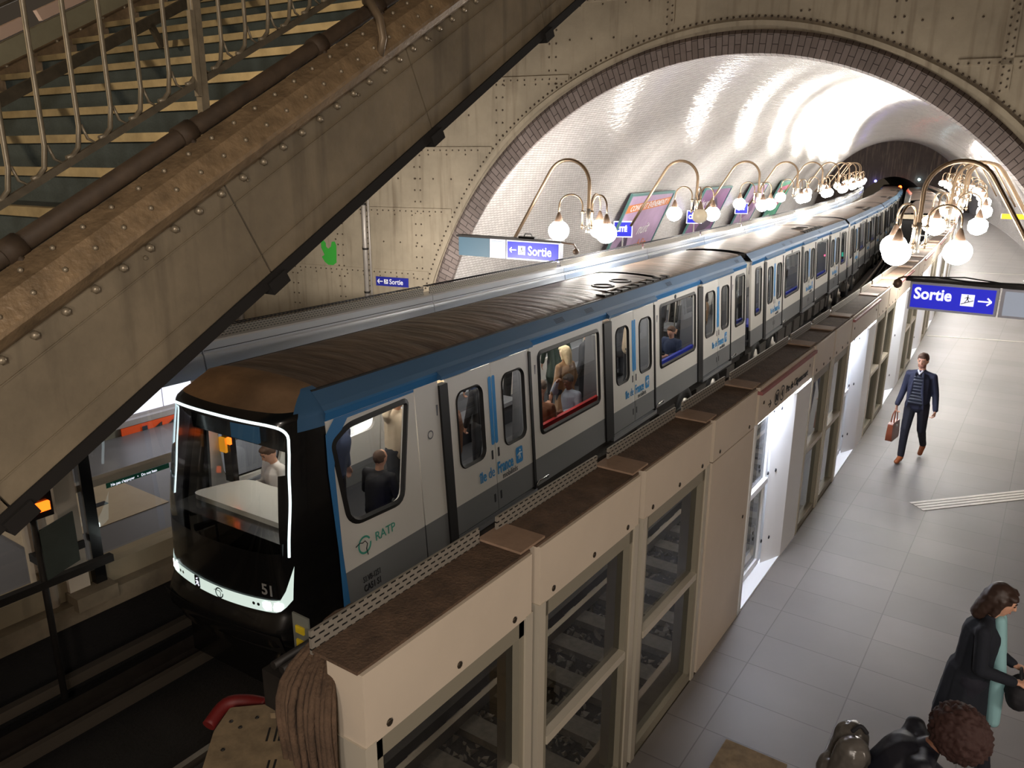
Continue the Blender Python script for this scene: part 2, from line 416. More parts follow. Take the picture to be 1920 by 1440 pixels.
# far end: dark stone wall with the tunnel mouth
far_stone = mat('dark_end_wall', (60, 50, 45), .8, var=.35, vscale=.8, streak=.6, streakcol=(110, 95, 85))
FY = 88
def FW(s, z, d=0): return Vector((-5.29+sh(FY), FY, 0))+WE*s+WN*d+Vector((0, 0, z))
bm = BM(); mouth = [(3.6*math.cos(t)-.3, -1.25+4.6*math.sin(t)) for t in [PI*i/24 for i in range(25)]]
fp = [(-9, -1.25), (-9, 9), (9, 9), (9, -1.25)]+mouth
sheet(bm, fp, [], lambda a, b: FW(a, b))
struct(link('wall_far', bm, far_stone))
bm = BM()
for j in range(6):
    pass
rows = []
for j in range(7):
    y = FY+4*j; c_ = Vector((-5.29+sh(y)-.2*j, y, 0)); rows.append([bm.verts.new(c_+WE*p[0]+Vector((0, 0, p[1]))) for p in mouth])
for a, b in zip(rows, rows[1:]):
    for k in range(len(mouth)-1): bm.faces.new((a[k], a[k+1], b[k+1], b[k]))
struct(link('wall_tunnel', bm, pit))
louv = mat('grey_louvre', (150, 145, 140), .5, .3)
bm = BM()
for k in range(16): 
    for sgn_ in (1,):
        s0_ = 4.1 if sgn_ > 0 else -6.9
        z = 2.6+.2*k
        if ((s0_+2*(sgn_ > 0)-ES0)/EA)**2+((z-EZ0)/EB)**2 < 1.05:
            v = [bm.verts.new(FW(a, b, d)) for a, b, d in ((s0_, z, .3), (s0_+2.2, z, .3), (s0_+2.2, z+.09, .2), (s0_, z+.09, .2))]; bm.faces.new(v)
tag(link('louvre_grille', bm, louv), 'grey slatted louvre high on the dark far end wall', 'louvre')
for nm, px, col, es, lab in (('tunnel_lamp', (-2.0, 2.9), (120, 120, 255), 9, 'small bluish tunnel lamp left in the dark tunnel mouth'), ('tunnel_signal', (.3, 2.35), (255, 60, 20), 10, 'small red signal glowing in the dark tunnel mouth'), ('tunnel_lamp', (1.9, 3.1), (180, 220, 230), 12, 'small pale tunnel lamp right of the red signal')):
    o = BM(); ball(o, FW(px[0], px[1], .35), .12 if 'lamp' in nm else .16, sub=2); tube(o, [FW(px[0], px[1], .35), FW(px[0], px[1]+.05, 0)], .02, 6)
    tag(link(nm, o, mat(nm+str(px[0]), col, .5, emit=col, es=es)), lab, 'signal' if 'signal' in nm else 'lamp')
# hall shell that closes the dark room round the camera (left part, ceiling)
hallm = mat('dark_hall_paint', (120, 108, 92), .7, var=.25, vscale=.6, streak=.5)
bm = BM(); box(bm, -22, 9, -9, 21, 11, 11.2); struct(link('ceiling', bm, hallm))
bm = BM(); box(bm, -22, 9, -9.2, -9, -1.3, 11); struct(link('wall_front', bm, hallm))
bm = BM(); box(bm, 5.6, 5.8, -9, 22, -.1, 11); struct(link('wall_right', bm, hallm))

# ---------------- left platform wall seen under the stair ----------------
lw = mat('grey_green_wall', (118, 116, 104), .6, var=.1, vscale=2)
bm = BM(); box(bm, -13.2, -12.8, -6, 13.9, -.3, .14); struct(link('baseboard_left', bm, lw))
bm = BM(); box(bm, -13.6, -13.3, -6, 13.8, .14, 1.25); struct(link('wall_left', bm, mat('violet_grey_wall', (104, 100, 112), .6)))
ledge = mat('grey_ledge', (170, 166, 170), .45)
bm = BM(); box(bm, -13.3, -12.78, -6, 13.9, .14, .24); o = struct(link('trim_2', bm, ledge))
t = empty('display_case', (-13.05, 7.75, .24)); tag(t, 'pale backlit display case standing on the ledge above the orange panel', 'display case')
bm = BM(); box(bm, -.2, .14, -1.15, 1.5, 0, 1.02); link('casing', bm, ledge, t)
for k, (a, b) in enumerate(((-1.0, -.22), (-.19, .5), (.53, 1.3))):
    bm = BM(); box(bm, .14, .16, a, b, .06, .96); link('lit_panel', bm, mat('lit_white_panel', (215, 215, 228), .5, emit=(205, 208, 228), es=.75), t)
t = empty('direction_panel', (-12.79, 7.9, -.08)); tag(t, 'orange wall panel with black rewind arrows behind left platform', 'sign')
bm = BM(); box(bm, 0, .02, -1.25, 1.6, -.18, .21); link('panel', bm, mat('orange_panel', (206, 74, 22), .5, emit=(206, 74, 22), es=.12), t)
bm = BM()
def fl(pts, x=.03): 
    v = [bm.verts.new((x, a, b)) for a, b in pts]; bm.faces.new(v)
fl([(-.88, -.13), (-.78, -.13), (-.78, .16), (-.88, .16)])
for q in (-.76, -.5, -.24, .02): fl([(q, .015), (q+.26, -.13), (q+.26, .16)])
link('arrow_marks', bm, ink, t)
t = empty('floor_marking', (-10.33, 4.65, 0)); tag(t, 'beige square laid in the grey left platform floor', 'floor marking')
bm = BM(); box(bm, -.68, .68, -.9, .9, .002, .008); link('slab', bm, mat('beige_floor_slab', (186, 170, 148), .5, var=.08), t)
bm = BM(); box(bm, -.06, .06, -.22, -.02, .008, .016, T=lambda x, y, z: Vector((x, y+.4, z))); link('slot', bm, ink, t)
bench = empty('wall_bench', (-12.5, 5.9, 0)); tag(bench, 'blurred pale metal seat end on left platform by the wall', 'seat')
bm = BM(); tube(bm, [(0, -.2, .42), (0, .35, .42)], .16, 10); link('seat', bm, steel, bench)
bm = BM(); tube(bm, [(0, .07, 0), (0, .07, .4)], .03, 8); link('leg', bm, steel, bench)

# ---------------- track ----------------
rail_m = mat('worn_rail_steel', (150, 138, 124), .35, .8)
pista = mat('dark_running_bar', (60, 54, 50), .45, .5, var=.3, vscale=6)
conc = mat('grimy_concrete_sleeper', (140, 134, 126), .85, var=.3, vscale=10)
def rails(off, which):
    for dx, wd, z0, z1, nm, lab, mm in ((-.72, .035, -1.18, -1.04, 'running_rail', 'left steel rail', rail_m), (.72, .035, -1.18, -1.04, 'running_rail', 'right steel rail', rail_m),
        (-.98, .12, -1.18, -1.03, 'roll_way', 'left flat tyre roll way', pista), (.98, .12, -1.18, -1.03, 'roll_way', 'right flat tyre roll way', pista),
        (-1.28, .05, -.98, -.86, 'guide_bar', 'left side guide bar', rail_m), (1.28, .05, -.98, -.86, 'guide_bar', 'right side guide bar', rail_m)):
        bm = BM(); pathstrip(bm, [(off+dx-wd, z0), (off+dx+wd, z0), (off+dx+wd, z1), (off+dx-wd, z1)], steps(-6, 104, 3), closed=True)
        tag(link(nm, bm, mm), lab+' of the '+which, 'rail')
rails(-1.6, 'track under the nearest train'); rails(1.6, 'empty track beside right barrier')
proto = None
for off, which in ((1.6, 'right'),):
    for k in range(60):
        y = 1.2+.62*k
        if proto is None:
            bm = BM(); box(bm, -1.15, 1.15, -.13, .13, 0, .09); proto = o = link('track_sleeper', bm, conc)
        else: o = proto.copy(); C.objects.link(o)
        p = W(off, y, -1.25); o.location = p; o.rotation_euler = (0, 0, hd(y))
        tag(o, 'grimy concrete sleeper across the empty right-hand track', 'sleeper', 'sleepers of the empty track')
bm = BM()
rs = random.Random(3)
for k in range(5200):
    y = 1.0+rs.random()**1.3*26; x = rs.uniform(.45, 3.05)
    if abs(((y-1.2+.31) % .62)-.31) < .13 and .4 < x < 2.8: continue
    p = W(x, y, -1.22); r = rs.uniform(.025, .06)
    vs = [bm.verts.new(p+Vector((rs.uniform(-1, 1), rs.uniform(-1, 1), rs.uniform(-.6, 1)))*r) for _ in range(7)]
    try:
        bmesh.ops.convex_hull(bm, input=vs)
    except Exception: pass
tag(link('ballast', bm, mat('ballast_stone', (150, 144, 136), .9, var=.5, vscale=2)), 'grey ballast stones between the sleepers of the right track', 'ballast', kind='stuff')
kerb = mat('grimy_edge_concrete', (126, 112, 92), .8, var=.3, vscale=3)
for off, nm in ((-3.16, 'left'), (3.16, 'right')):
    bm = BM(); s = 1 if off > 0 else -1
    pathstrip(bm, [(off-.30*s, -.28), (off-.30*s, -.06), (off+.02*s, -.06), (off+.02*s, -.28)], steps(-4, 100, 3), closed=True)
    struct(link('trim_3', bm, kerb))

# ---------------- platform barriers ----------------
perf = mat('perforated_tray', (150, 144, 134), .5, .4)
def perf_mat():
    nt = perf.node_tree; b = nt.nodes['Principled BSDF']; tc = nt.nodes.new('ShaderNodeTexCoord'); mp = nt.nodes.new('ShaderNodeMapping'); mp.inputs['Rotation'].default_value = (0, 0, 0)
    sp = nt.nodes.new('ShaderNodeSeparateXYZ'); cb = nt.nodes.new('ShaderNodeCombineXYZ'); nt.links.new(tc.outputs['Object'], sp.inputs[0]); nt.links.new(sp.outputs[1], cb.inputs[0]); nt.links.new(sp.outputs[2], cb.inputs[1])
    br = nt.nodes.new('ShaderNodeTexBrick'); nt.links.new(cb.outputs[0], br.inputs[0]); br.inputs['Scale'].default_value = 1; br.inputs['Brick Width'].default_value = .055; br.inputs['Row Height'].default_value = .03; br.inputs['Mortar Size'].default_value = .0105; br.inputs['Mortar Smooth'].default_value = 0
    br.inputs['Color1'].default_value = (.01, .01, .01, 1); br.inputs['Color2'].default_value = (.01, .01, .01, 1); br.inputs['Mortar'].default_value = (*srgb((150, 144, 134)), 1)
    nt.links.new(br.outputs[0], b.inputs['Base Color'])
perf_mat()
led_m = mat('door_light_strip', (255, 255, 255), .5, emit=(235, 240, 255), es=40)
H0 = 2.49
def unit_common(t, L, s, glassw=None, red=False, tray=True, mate=panel_beige):
    """s=+1: platform lies towards +x of the unit"""
    def X(a, b): return (min(a*s, b*s), max(a*s, b*s))
    bm = BM(); box(bm, *X(-.22, 0), .03, L-.03, 2.11, H0); link('header_panel', bm, mate, t)
    bm = BM(); box(bm, *X(-.30, -.02), .02, L-.02, H0, H0+.015); link('dusty_top_cover', bm, dust, t)
    if tray:
        bm = BM(); box(bm, *X(-.315, -.30), .02, L-.12, H0-.01, H0+.11); link('perforated_tray', bm, perf, t)
        bm = BM(); box(bm, *X(-.62, -.40), -.02, L+.02, 2.1, 2.3); 
        for q in range(3): tube(bm, [(-(.44+.06*q)*s, 0, 2.33), (-(.44+.06*q)*s, L, 2.33)], .022, 6)
        link('cable_run', bm, dark_metal, t)
        bm = BM(); box(bm, *X(-.33, -.03), -.13, .12, H0+.016, H0+.03); link('joint_plate', bm, dust_lt, t)
def screws(t, ys, z, s, m_=None):
    for y in ys:
        bm = BM(); R = Matrix.Rotation(PI/2*s, 3, 'Y'); lathe(bm, [(.020, 0), (.020, .004), (.008, .006)], (.0, y, z), 8, R=R); link('screw', bm, mat('dull_screw', (70, 62, 52), .4, .7), t)
def glazed(t, L, s, y0, y1, post=True, mid=1.1):
    def X(a, b): return (min(a*s, b*s), max(a*s, b*s))
    fm = frame_olive
    bm = BM()
    box(bm, *X(-.10, -.01), y0, y0+.05, .06, 2.1); box(bm, *X(-.10, -.01), y1-.05, y1, .06, 2.1)
    box(bm, *X(-.10, -.01), y0, y1, 2.0, 2.1); box(bm, *X(-.10, -.01), y0, y1, .0, .09); link('window_frame', bm, fm, t)
    bm = BM(); box(bm, *X(-.09, .0), y0+.05, y1-.05, mid-.03, mid+.03); link('mid_rail', bm, panel_post, t)
    bm = BM(); bm.faces.new([bm.verts.new((-.055*s, a, b)) for a, b in ((y0+.04, .08), (y1-.04, .08), (y1-.04, 2.02), (y0+.04, 2.02))]); link('glass_pane', bm, glass_psd, t)
def posts(t, L, s):
    for y0 in (0.02, L-.09):
        bm = BM(); box(bm, min(-.2*s, .004*s), max(-.2*s, .004*s), y0, y0+.07, 0, 2.12); link('post', bm, panel_post, t)
def fixed_unit(nm, L, s, label, group=None):
    t = empty('platform_barrier'); tag(t, label, 'barrier', group)
    unit_common(t, L, s); posts(t, L, s); glazed(t, L, s, .09, L-.09)
    screws(t, (.18, L*.5, L-.2), 2.16, s); return t
def blank_unit(L, s, label, group=None):
    t = empty('platform_barrier'); tag(t, label, 'barrier', group)
    unit_common(t, L, s); bm = BM(); box(bm, min(-.2*s, 0), max(-.2*s, 0), .03, L-.03, 0, 2.1); link('blank_panel', bm, panel_beige, t)
    screws(t, (.2, L-.2), 2.16, s); screws(t, (L-.15,), 1.2, s); return t
def door_unit(L, s, label, group=None, sign=False):
    t = empty('platform_door'); tag(t, label, 'door', group)
    def X(a, b): return (min(a*s, b*s), max(a*s, b*s))
    unit_common(t, L, s, red=True)
    bm = BM(); box(bm, *X(-.14, -.02), .1, L-.1, 2.085, 2.105); link('light_strip', bm, led_m, t)
    bm = BM(); box(bm, *X(-.02, .03), 0.02, L-.02, 2.42, 2.455); link('red_line', bm, mat('dusty_red_trim', (150, 92, 92), .6), t)
    bm = BM(); box(bm, *X(-.24, 0), 0, L, -.02, .03); link('door_sill', bm, white_panel, t)
    bm = BM(); box(bm, *X(-.22, 0), 0, .06, 0, 2.11); box(bm, *X(-.22, 0), L-.05, L, 0, 2.11); link('door_jamb', bm, white_panel, t)
    d = empty('door_leaf', parent=t)
    bm = BM(); y1 = 1.14
    box(bm, *X(-.20, -.15), .07, .13, .04, 2.08); box(bm, *X(-.20, -.15), y1-.05, y1, .04, 2.08); box(bm, *X(-.20, -.15), .07, y1, 2.0, 2.08)
    box(bm, *X(-.20, -.15), .07, y1, .04, .12); box(bm, *X(-.20, -.13), .07, y1, 1.07, 1.14); box(bm, *X(-.20, -.15), .30, .36, .04, 2.08)
    link('leaf_frame', bm, white_panel, d)
    bm = BM(); bm.faces.new([bm.verts.new((-.175*s, a, b)) for a, b in ((.1, .06), (y1-.02, .06), (y1-.02, 2.05), (.1, 2.05))]); link('leaf_glass', bm, glass_psd, d)
    bm = BM(); pts = [(y1+.02, .04), (L-.06, .04), (L-.06, 2.09), (y1+.02, 2.09)]
    def Fp(a, b, d_=0):
        u = (a-y1)/(L-.06-y1); return Vector(((-.14+.15*min(1, u*3))*s+d_*s, a, b))
    n = 6
    for i in range(n):
        a0 = y1+.02+(L-.08-y1)*i/n; a1 = y1+.02+(L-.08-y1)*(i+1)/n
        v = [bm.verts.new(Fp(*p)) for p in ((a0, .04), (a1, .04), (a1, 2.09), (a0, 2.09))]; bm.faces.new(v)
    box(bm, *X(-.2, -.16), y1+.02, L-.06, .04, 2.09)
    link('housing_panel', bm, white_panel, t)
    for y in (y1-.03, y1+.12):
        for z in (.35, 1.2, 1.95):
            bm = BM(); R = Matrix.Rotation(PI/2*s, 3, 'Y'); xx = -.13 if y < y1 else -.14+.15*min(1, (y-y1)/(L-.06-y1)*3)
            lathe(bm, [(.022, 0), (.022, .006), (.012, .012)], (xx*s, y, z), 10, R=R); link('bolt', bm, ink, t)
    screws(t, (.2, L-.2), 2.3, s)
    if sign:
        M4 = frameM(Vector((.003*s, .62, 2.2)), (0, 1, 0), (0, 0, 1))
        text('\u2192', .13, ink, t, frameM(Vector((.003, .35, 2.19)), (0, 1, 0), (0, 0, 1)), name='arrow_mark')
        bm = BM(); R = Matrix.Rotation(PI/2, 3, 'Y')
        for yc in (.66, .86):
            for k in range(24):
                a0, a1 = 2*PI*k/24, 2*PI*(k+1)/24
                v = [bm.verts.new((.004, yc+r*math.cos(a), 2.24+r*math.sin(a))) for r, a in ((.085, a0), (.085, a1), (.070, a1), (.070, a0))]; bm.faces.new(v)
        link('line_roundel', bm, ink, t)
        text('M', .12, ink, t, frameM(Vector((.004, .61, 2.2)), (0, 1, 0), (0, 0, 1)), bold=.002)
        text('4', .12, ink, t, frameM(Vector((.004, .83, 2.2)), (0, 1, 0), (0, 0, 1)), bold=.002)
        text('Pte de Clignancourt', .12, ink, t, frameM(Vector((.004, 1.0, 2.2)), (0, 1, 0), (0, 0, 1)), sx=.95)
    return t
def place(t, off, y, L):
    p = W(off, y, 0); q = W(off, y+L, 0); t.location = p; t.rotation_euler = (0, 0, math.atan2(-(q.x-p.x), q.y-p.y))
near_u = fixed_unit('x', 1.38, 1, 'cream glazed barrier panel at the near end, where the cables hang down')
for ch in list(near_u.children):
    if ch.name.startswith('joint_plate'): bpy.data.objects.remove(ch)
place(near_u, 3.16, 1.96, 1.38)
place(fixed_unit('x', 1.36, 1, 'cream glazed barrier panel, second from the near end of the right barrier'), 3.16, 3.37, 1.36)
place(fixed_unit('x', 1.36, 1, 'cream glazed barrier panel between the second one and the blank panel'), 3.16, 4.76, 1.36)
place(blank_unit(1.2, 1, 'solid blank cream barrier panel just before the first white platform door'), 3.16, 6.14, 1.2)
y = 7.36; k = 0
dproto = None; fproto = None
while y < 88:
    lab = 'lit white platform door, %s door from the near end of the right barrier' % ORD[k]
    if k == 0: d = door_unit(2.2, 1, lab, 'platform doors of the right barrier', sign=True)
    elif dproto is None: dproto = d = door_unit(2.2, 1, lab, 'platform doors of the right barrier')
    else: d = clone(dproto); d['label'] = lab
    place(d, 3.16, y, 2.2)
    for j in (0, 1):
        lab = 'cream glazed barrier panel %s after the %s white door of the right barrier' % (('just', 'further')[j], ORD[k])
        if fproto is None: fproto = f = fixed_unit('x', 1.1, 1, lab, 'glazed panels between the right platform doors')
        else: f = clone(fproto); f['label'] = lab
        place(f, 3.16, y+2.2+1.1*j, 1.1)
    y += 4.4; k += 1
# left barrier, seen from its track side (platform towards -x, unit s=-1 turned so that its back faces us)
white_cover = mat('white_barrier_cover', (226, 228, 232), .22, .15, coat=.5)
def left_unit(L, label, group, door=False):
    t = empty('platform_barrier'); tag(t, label, 'barrier', group)
    bm = BM()
    prof = [(-.30, 2.06), (.06, 2.04), (.02, 2.30), (0, 2.32), (0, 2.44), (-.02, 2.46), (-.30, 2.46)]
    a = [bm.verts.new((x, .01, z)) for x, z in prof]; b = [bm.verts.new((x, L-.01, z)) for x, z in prof]
    for i in range(len(prof)): bm.faces.new((a[i], a[(i+1) % len(prof)], b[(i+1) % len(prof)], b[i]))
    bm.faces.new(a[::-1]); bm.faces.new(b); link('cover', bm, white_cover, t)
    bm = BM(); box(bm, .0, .008, .02, L-.02, 2.345, 2.352); link('groove', bm, ink, t)
    bm = BM(); box(bm, -.13, -.115, .06, L-.1, 2.46, 2.57); link('perforated_tray', bm, perf, t)
    bm = BM()
    for k in range(int(L/.07)): box(bm, -.26, -.15, .06+.07*k, .075+.07*k, 2.57, 2.58)
    tube(bm, [(-.16, .05, 2.58), (-.16, L-.05, 2.58)], .006, 5); tube(bm, [(-.25, .05, 2.58), (-.25, L-.05, 2.58)], .006, 5)
    link('wire_tray', bm, ink, t)
    for y0 in (0, L/2-.05, L-.1):
        bm = BM(); box(bm, -.16, .0, y0, y0+.1, 0, 2.06); link('post', bm, panel_beige, t)
    bm = BM(); box(bm, -.2, .08, 0, L, -.06, .17); link('sill_box', bm, mat('beige_sill', (150, 136, 112), .6, var=.1), t)
    bm = BM(); box(bm, -.12, -.02, .0, L, 1.08, 1.16); link('mid_rail', bm, panel_beige, t)
    bm = BM(); bm.faces.new([bm.verts.new((-.085, a, b)) for a, b in ((.05, .17), (L-.05, .17), (L-.05, 2.06), (.05, 2.06))]); link('glass_pane', bm, glass_psd, t)
    return t
lp = None; k = 0; y = -3.3
while y < 88:
    lab = 'white topped barrier unit at the %s place along the left platform' % ORD[k]
    if lp is None: lp = u = left_unit(4.4, lab, 'barrier units of the left platform')
    else: u = clone(lp); u['label'] = lab
    if y+.1 > 1.0 or True: place(u, -3.1, y, 4.4)
    y += 4.4; k += 1
t = empty('safety_sticker', (-8.37, 3.95, 1.1)); tag(t, 'long green safety sticker on the left barrier rail', 'sticker')
bm = BM(); box(bm, -.0, .006, .15, .92, -.06, 0); link('strip', bm, mat('sticker_green', (20, 110, 84), .5), t)
text('Ne pas s\u2019appuyer   \u2022   Do not lean', .045, sign_white, t, frameM(Vector((.008, .2, -.05)), (0, 1, 0), (0, 0, 1)), sx=.9)
# tall dark mast and signal at left
t = empty('steel_mast', (-8.36, 3.62, 0)); tag(t, 'tall dark steel mast with pale conduit beside the left barrier', 'mast')
bm = BM(); box(bm, .02, .14, .15, .27, .0, 3.2); link('mast_profile', bm, black, t)
bm = BM(); tube(bm, [(.02, -.28, -.2), (.02, -.28, 3.2)], .07, 12); link('conduit', bm, panel_beige, t)
bm = BM(); box(bm, .0, .1, -.12, .1, -.2, 3.2); link('cover_plate', bm, panel_beige, t)
for z in (.55, 1.75):
    bm = BM(); box(bm, -.05, .12, -.4, .1, z-.04, z+.05); link('clamp', bm, dark_metal, t)
bm = BM(); box(bm, .0, .3, -.15, .3, -.12, .04); link('foot', bm, kerb, t)
t = empty('track_signal', (-7.9, 3.12, 0)); tag(t, 'black track signal with one orange aspect in front of left platform', 'signal')
bm = BM(); box(bm, -.1, .1, -.14, .16, 1.2, 2.05); link('signal_head', bm, black, t)
bm = BM(); box(bm, .1, .14, -.02, .12, 1.28, 1.37, T=lambda x, y, z: Vector((x-.02*0, y-.0, z))); link('orange_aspect', bm, mat('orange_light', (255, 120, 30), .5, emit=(255, 96, 20), es=1.6), t)
bm = BM(); lathe(bm, [(.05, 0), (.05, .02)], (.1, .0, 1.75), 12, R=Matrix.Rotation(PI/2, 3, 'Y')); link('unlit_aspect', bm, mat('dull_red_lens', (60, 16, 16), .3), t)
bm = BM(); tube(bm, [(0, 0, -.9), (0, 0, 1.2)], .035, 8); link('signal_pole', bm, dark_metal, t)
bm = BM(); box(bm, .02, .04, .02, .36, .5, 1.05, T=lambda x, y, z: Vector((x, y, z+.25*(y-.02)))); link('notice_plate', bm, mat('dark_green_plate', (70, 78, 72), .6, var=.2), t)
bm = BM(); box(bm, -.04, .04, -3.0, .7, .42, .5); link('support_arm', bm, dark_metal, t)

# things at the near end of the right barrier
t = empty('cable_bundle', (-2.36, 1.97, 0)); tag(t, 'dusty brown cable bundle falling over the near barrier end', 'cables')
rs = random.Random(11)
def catmull(P_, n=5):
    P_ = [Vector(p) for p in P_]; out = []
    for i in range(len(P_)-1):
        p0, p1, p2, p3 = P_[max(0, i-1)], P_[i], P_[i+1], P_[min(len(P_)-1, i+2)]
        for k in range(n):
            u = k/n; out.append(.5*((2*p1)+(p2-p0)*u+(2*p0-5*p1+4*p2-p3)*u*u+(3*p1-p0-3*p2+p3)*u**3))
    out.append(P_[-1]); return out
for k in range(34):
    x = -.16+.30*rs.random(); y0 = rs.uniform(.0, .12); dx = rs.uniform(-.05, .05); xs_ = -.14-.10*rs.random()
    bm = BM()
    tube(bm, catmull([(xs_-.04, 1.5, 2.34), (xs_-.03, .7, 2.38), (xs_-.04, .25+y0, 2.42+.03*rs.random()), (x-.05, .0-y0*.6, 2.34), (x+dx*.4, -.05-y0*.5, 1.9), (x+dx, -.05, 1.1), (x+dx, -.04, -.25)]), rs.uniform(.011, .02), 6)
    link('cable', bm, dust, t)
t = empty('slotted_bracket', (-2.7, 1.9, 0)); tag(t, 'sandy slotted metal bracket plates in front of the hanging cables', 'bracket')
slot_shade = mat('slot_shade_paint', (16, 13, 10), .9)
sand = mat('sandy_dirty_metal', (128, 110, 84), .9, var=.35, vscale=12)
def plate(pts, slots, z, nm):
    pts = [(a+2.7, b-1.9) for a, b in pts]; hl = []
    for (x0, y0), (x1, y1) in slots:
        a = Vector((x0+2.7, y0-1.9)); b = Vector((x1+2.7, y1-1.9)); n = Vector((-(b-a).y, (b-a).x)).normalized()*.005; hl.append([tuple(p) for p in (a-n, b-n, b+n, a+n)])
    bm = BM(); pts = rpoly(pts, .015, 3)
    sheet(bm, pts, [], lambda a, b: Vector((a, b, z))); sheet(bm, pts, [], lambda a, b: Vector((a, b, z-.03))); ring(bm, pts, pts, lambda a, b: Vector((a, b, z)), lambda a, b: Vector((a, b, z-.03)))
    o = link(nm, bm, sand, t)
    for h in hl:
        bm = BM(); slab(bm, h, lambda a, b: Vector((a, b, z+.0015)), lambda a, b: Vector((a, b, z-.01))); link('slot', bm, slot_shade, o)  # dark slabs on the plate paint the shade of open slots
plate([(-2.93, 2.13), (-2.81, 2.25), (-2.62, 2.06), (-2.75, 1.95)], [((-2.90, 2.14), (-2.80, 2.04)), ((-2.885, 2.155), (-2.785, 2.055)), ((-2.83, 2.21), (-2.74, 2.12)), ((-2.815, 2.22), (-2.725, 2.13))], 2.05, 'upper_plate')
plate([(-3.02, 1.92), (-2.87, 2.06), (-2.73, 2.12), (-2.30, 1.72), (-2.55, 1.35), (-2.78, 1.6), (-2.94, 1.77)], [((-2.74, 1.94), (-2.68, 1.87)), ((-2.72, 1.97), (-2.65, 1.89)), ((-2.705, 1.985), (-2.635, 1.905)), ((-2.66, 2.03), (-2.60, 1.96)), ((-2.645, 2.045), (-2.585, 1.975)), ((-2.57, 1.80), (-2.52, 1.74)), ((-2.55, 1.82), (-2.50, 1.76))], 1.98, 'lower_plate')
bm = BM()
for x_, y_ in ((-2.93, 1.86), (-2.86, 1.86), (-2.80, 1.72), (-2.85, 1.95), (-2.70, 1.62)): lathe(bm, [(.011, 0), (.008, .004), (0, .005)], (x_+2.7, y_-1.9, 1.98), 8)
link('rivets', bm, dark_metal, t)
bm = BM(); box(bm, -.1, -.04, -.2, .1, -1.2, 1.95); link('support_leg', bm, dark_metal, t)
t = empty('red_cover', (-3.08, 1.98, 0)); bm = BM(); tube(bm, catmull([(-.05, -.12, 1.86), (-.07, .0, 1.9), (.0, .08, 1.9), (.1, .12, 1.9)]), .035, 10); link('cap', bm, mat('dark_red_plastic', (96, 8, 6), .6), t); tag(t, 'dark red rounded cover behind the slotted bracket', 'cover')
bm = BM(); tube(bm, [(-.02, .02, 1.88), (-.02, .02, -1.2)], .02, 8); link('support_rod', bm, dark_metal, t)
t = empty('track_marker', (-2.80, 2.27, 2.24)); tag(t, 'small marker plate with yellow and black marks at the barrier end', 'marker')
bm = BM(); tube(bm, [(-.06, .01, -3.2), (-.06, .01, .1)], .012, 6); link('marker_pole', bm, dark_metal, t)
bm = BM(); box(bm, -.12, .0, -.01, .0, -.12, .14); link('plate', bm, mat('grey_marker', (110, 112, 104), .5), t)
bm = BM(); box(bm, -.09, -.03, -.02, -.01, -.05, .0); box(bm, -.09, -.03, -.02, -.01, .04, .08); link('yellow_mark', bm, mat('marker_yellow', (220, 190, 40), .5), t)
# guard rails and cabling between the tracks
t = empty('track_cabling', (0, 0, 0)); tag(t, 'dark conduits and brackets running along between the two tracks', 'conduit')
for q, (off, z, r) in enumerate(((.12, -.95, .05), (-.12, -1.0, .04), (.35, -1.1, .06))):
    bm = BM(); tube(bm, [W(off, y, z) for y in steps(2, 90, 4)], r, 8); link('conduit', bm, dark_metal, t)

# floor details
tactile = mat('white_guide_strip', (206, 200, 188), .5)
t = empty('guide_strip', (-1.1, 11.5, 0)); tag(t, 'white ribbed tactile guide strip crossing the right platform', 'floor strip')
for k in range(4):
    bm = BM(); d = Vector((1.25, 1.38, 0)).normalized(); n = Vector((-d.y, d.x, 0)); o_ = n*(.0-.075*k)
    v = []
    for a, b in ((0, 0), (3.2, 0), (3.2, .055), (0, .055)): v.append(bm.verts.new(d*a+n*b+o_+Vector((0, 0, .006))))
    f = bm.faces.new(v); r = bmesh.ops.extrude_face_region(bm, geom=[f]); 
    for q in r['geom']:
        if isinstance(q, bmesh.types.BMVert): q.co.z -= .005
    link('rib', bm, tactile, t)
for y_ in (24.5, 32, 40):
    t = BM(); box(t, -1.8, 1.6, 0, .06, .002, .008); o = link('floor_line', t, tactile); o.location = W(5.0, y_, 0); o.rotation_euler = (0, 0, hd(y_)+PHI)
    tag(o, 'white line across the right platform floor %s the lamps' % {24.5: 'just beyond', 32: 'well beyond', 40: 'far beyond'}[y_], 'floor line')
bm = BM(); box(bm, -.3, .15, -.15, .2, .0, .45); o = link('floor_box', bm, sand); o.location = (-1.15, 4.75, 0); tag(o, 'brown box on the floor at the bottom edge below the crouching figures', 'box')
bm = BM()
for k in range(3): box(bm, -.04, .1, -.03, .05, .02+.1*k, .09+.1*k)
o = link('striped_post', bm, mat('cream_stripe', (210, 196, 120), .5)); o.location = (.62, 14.35, 0); tag(o, 'black and yellow striped post end at the right picture edge', 'post')

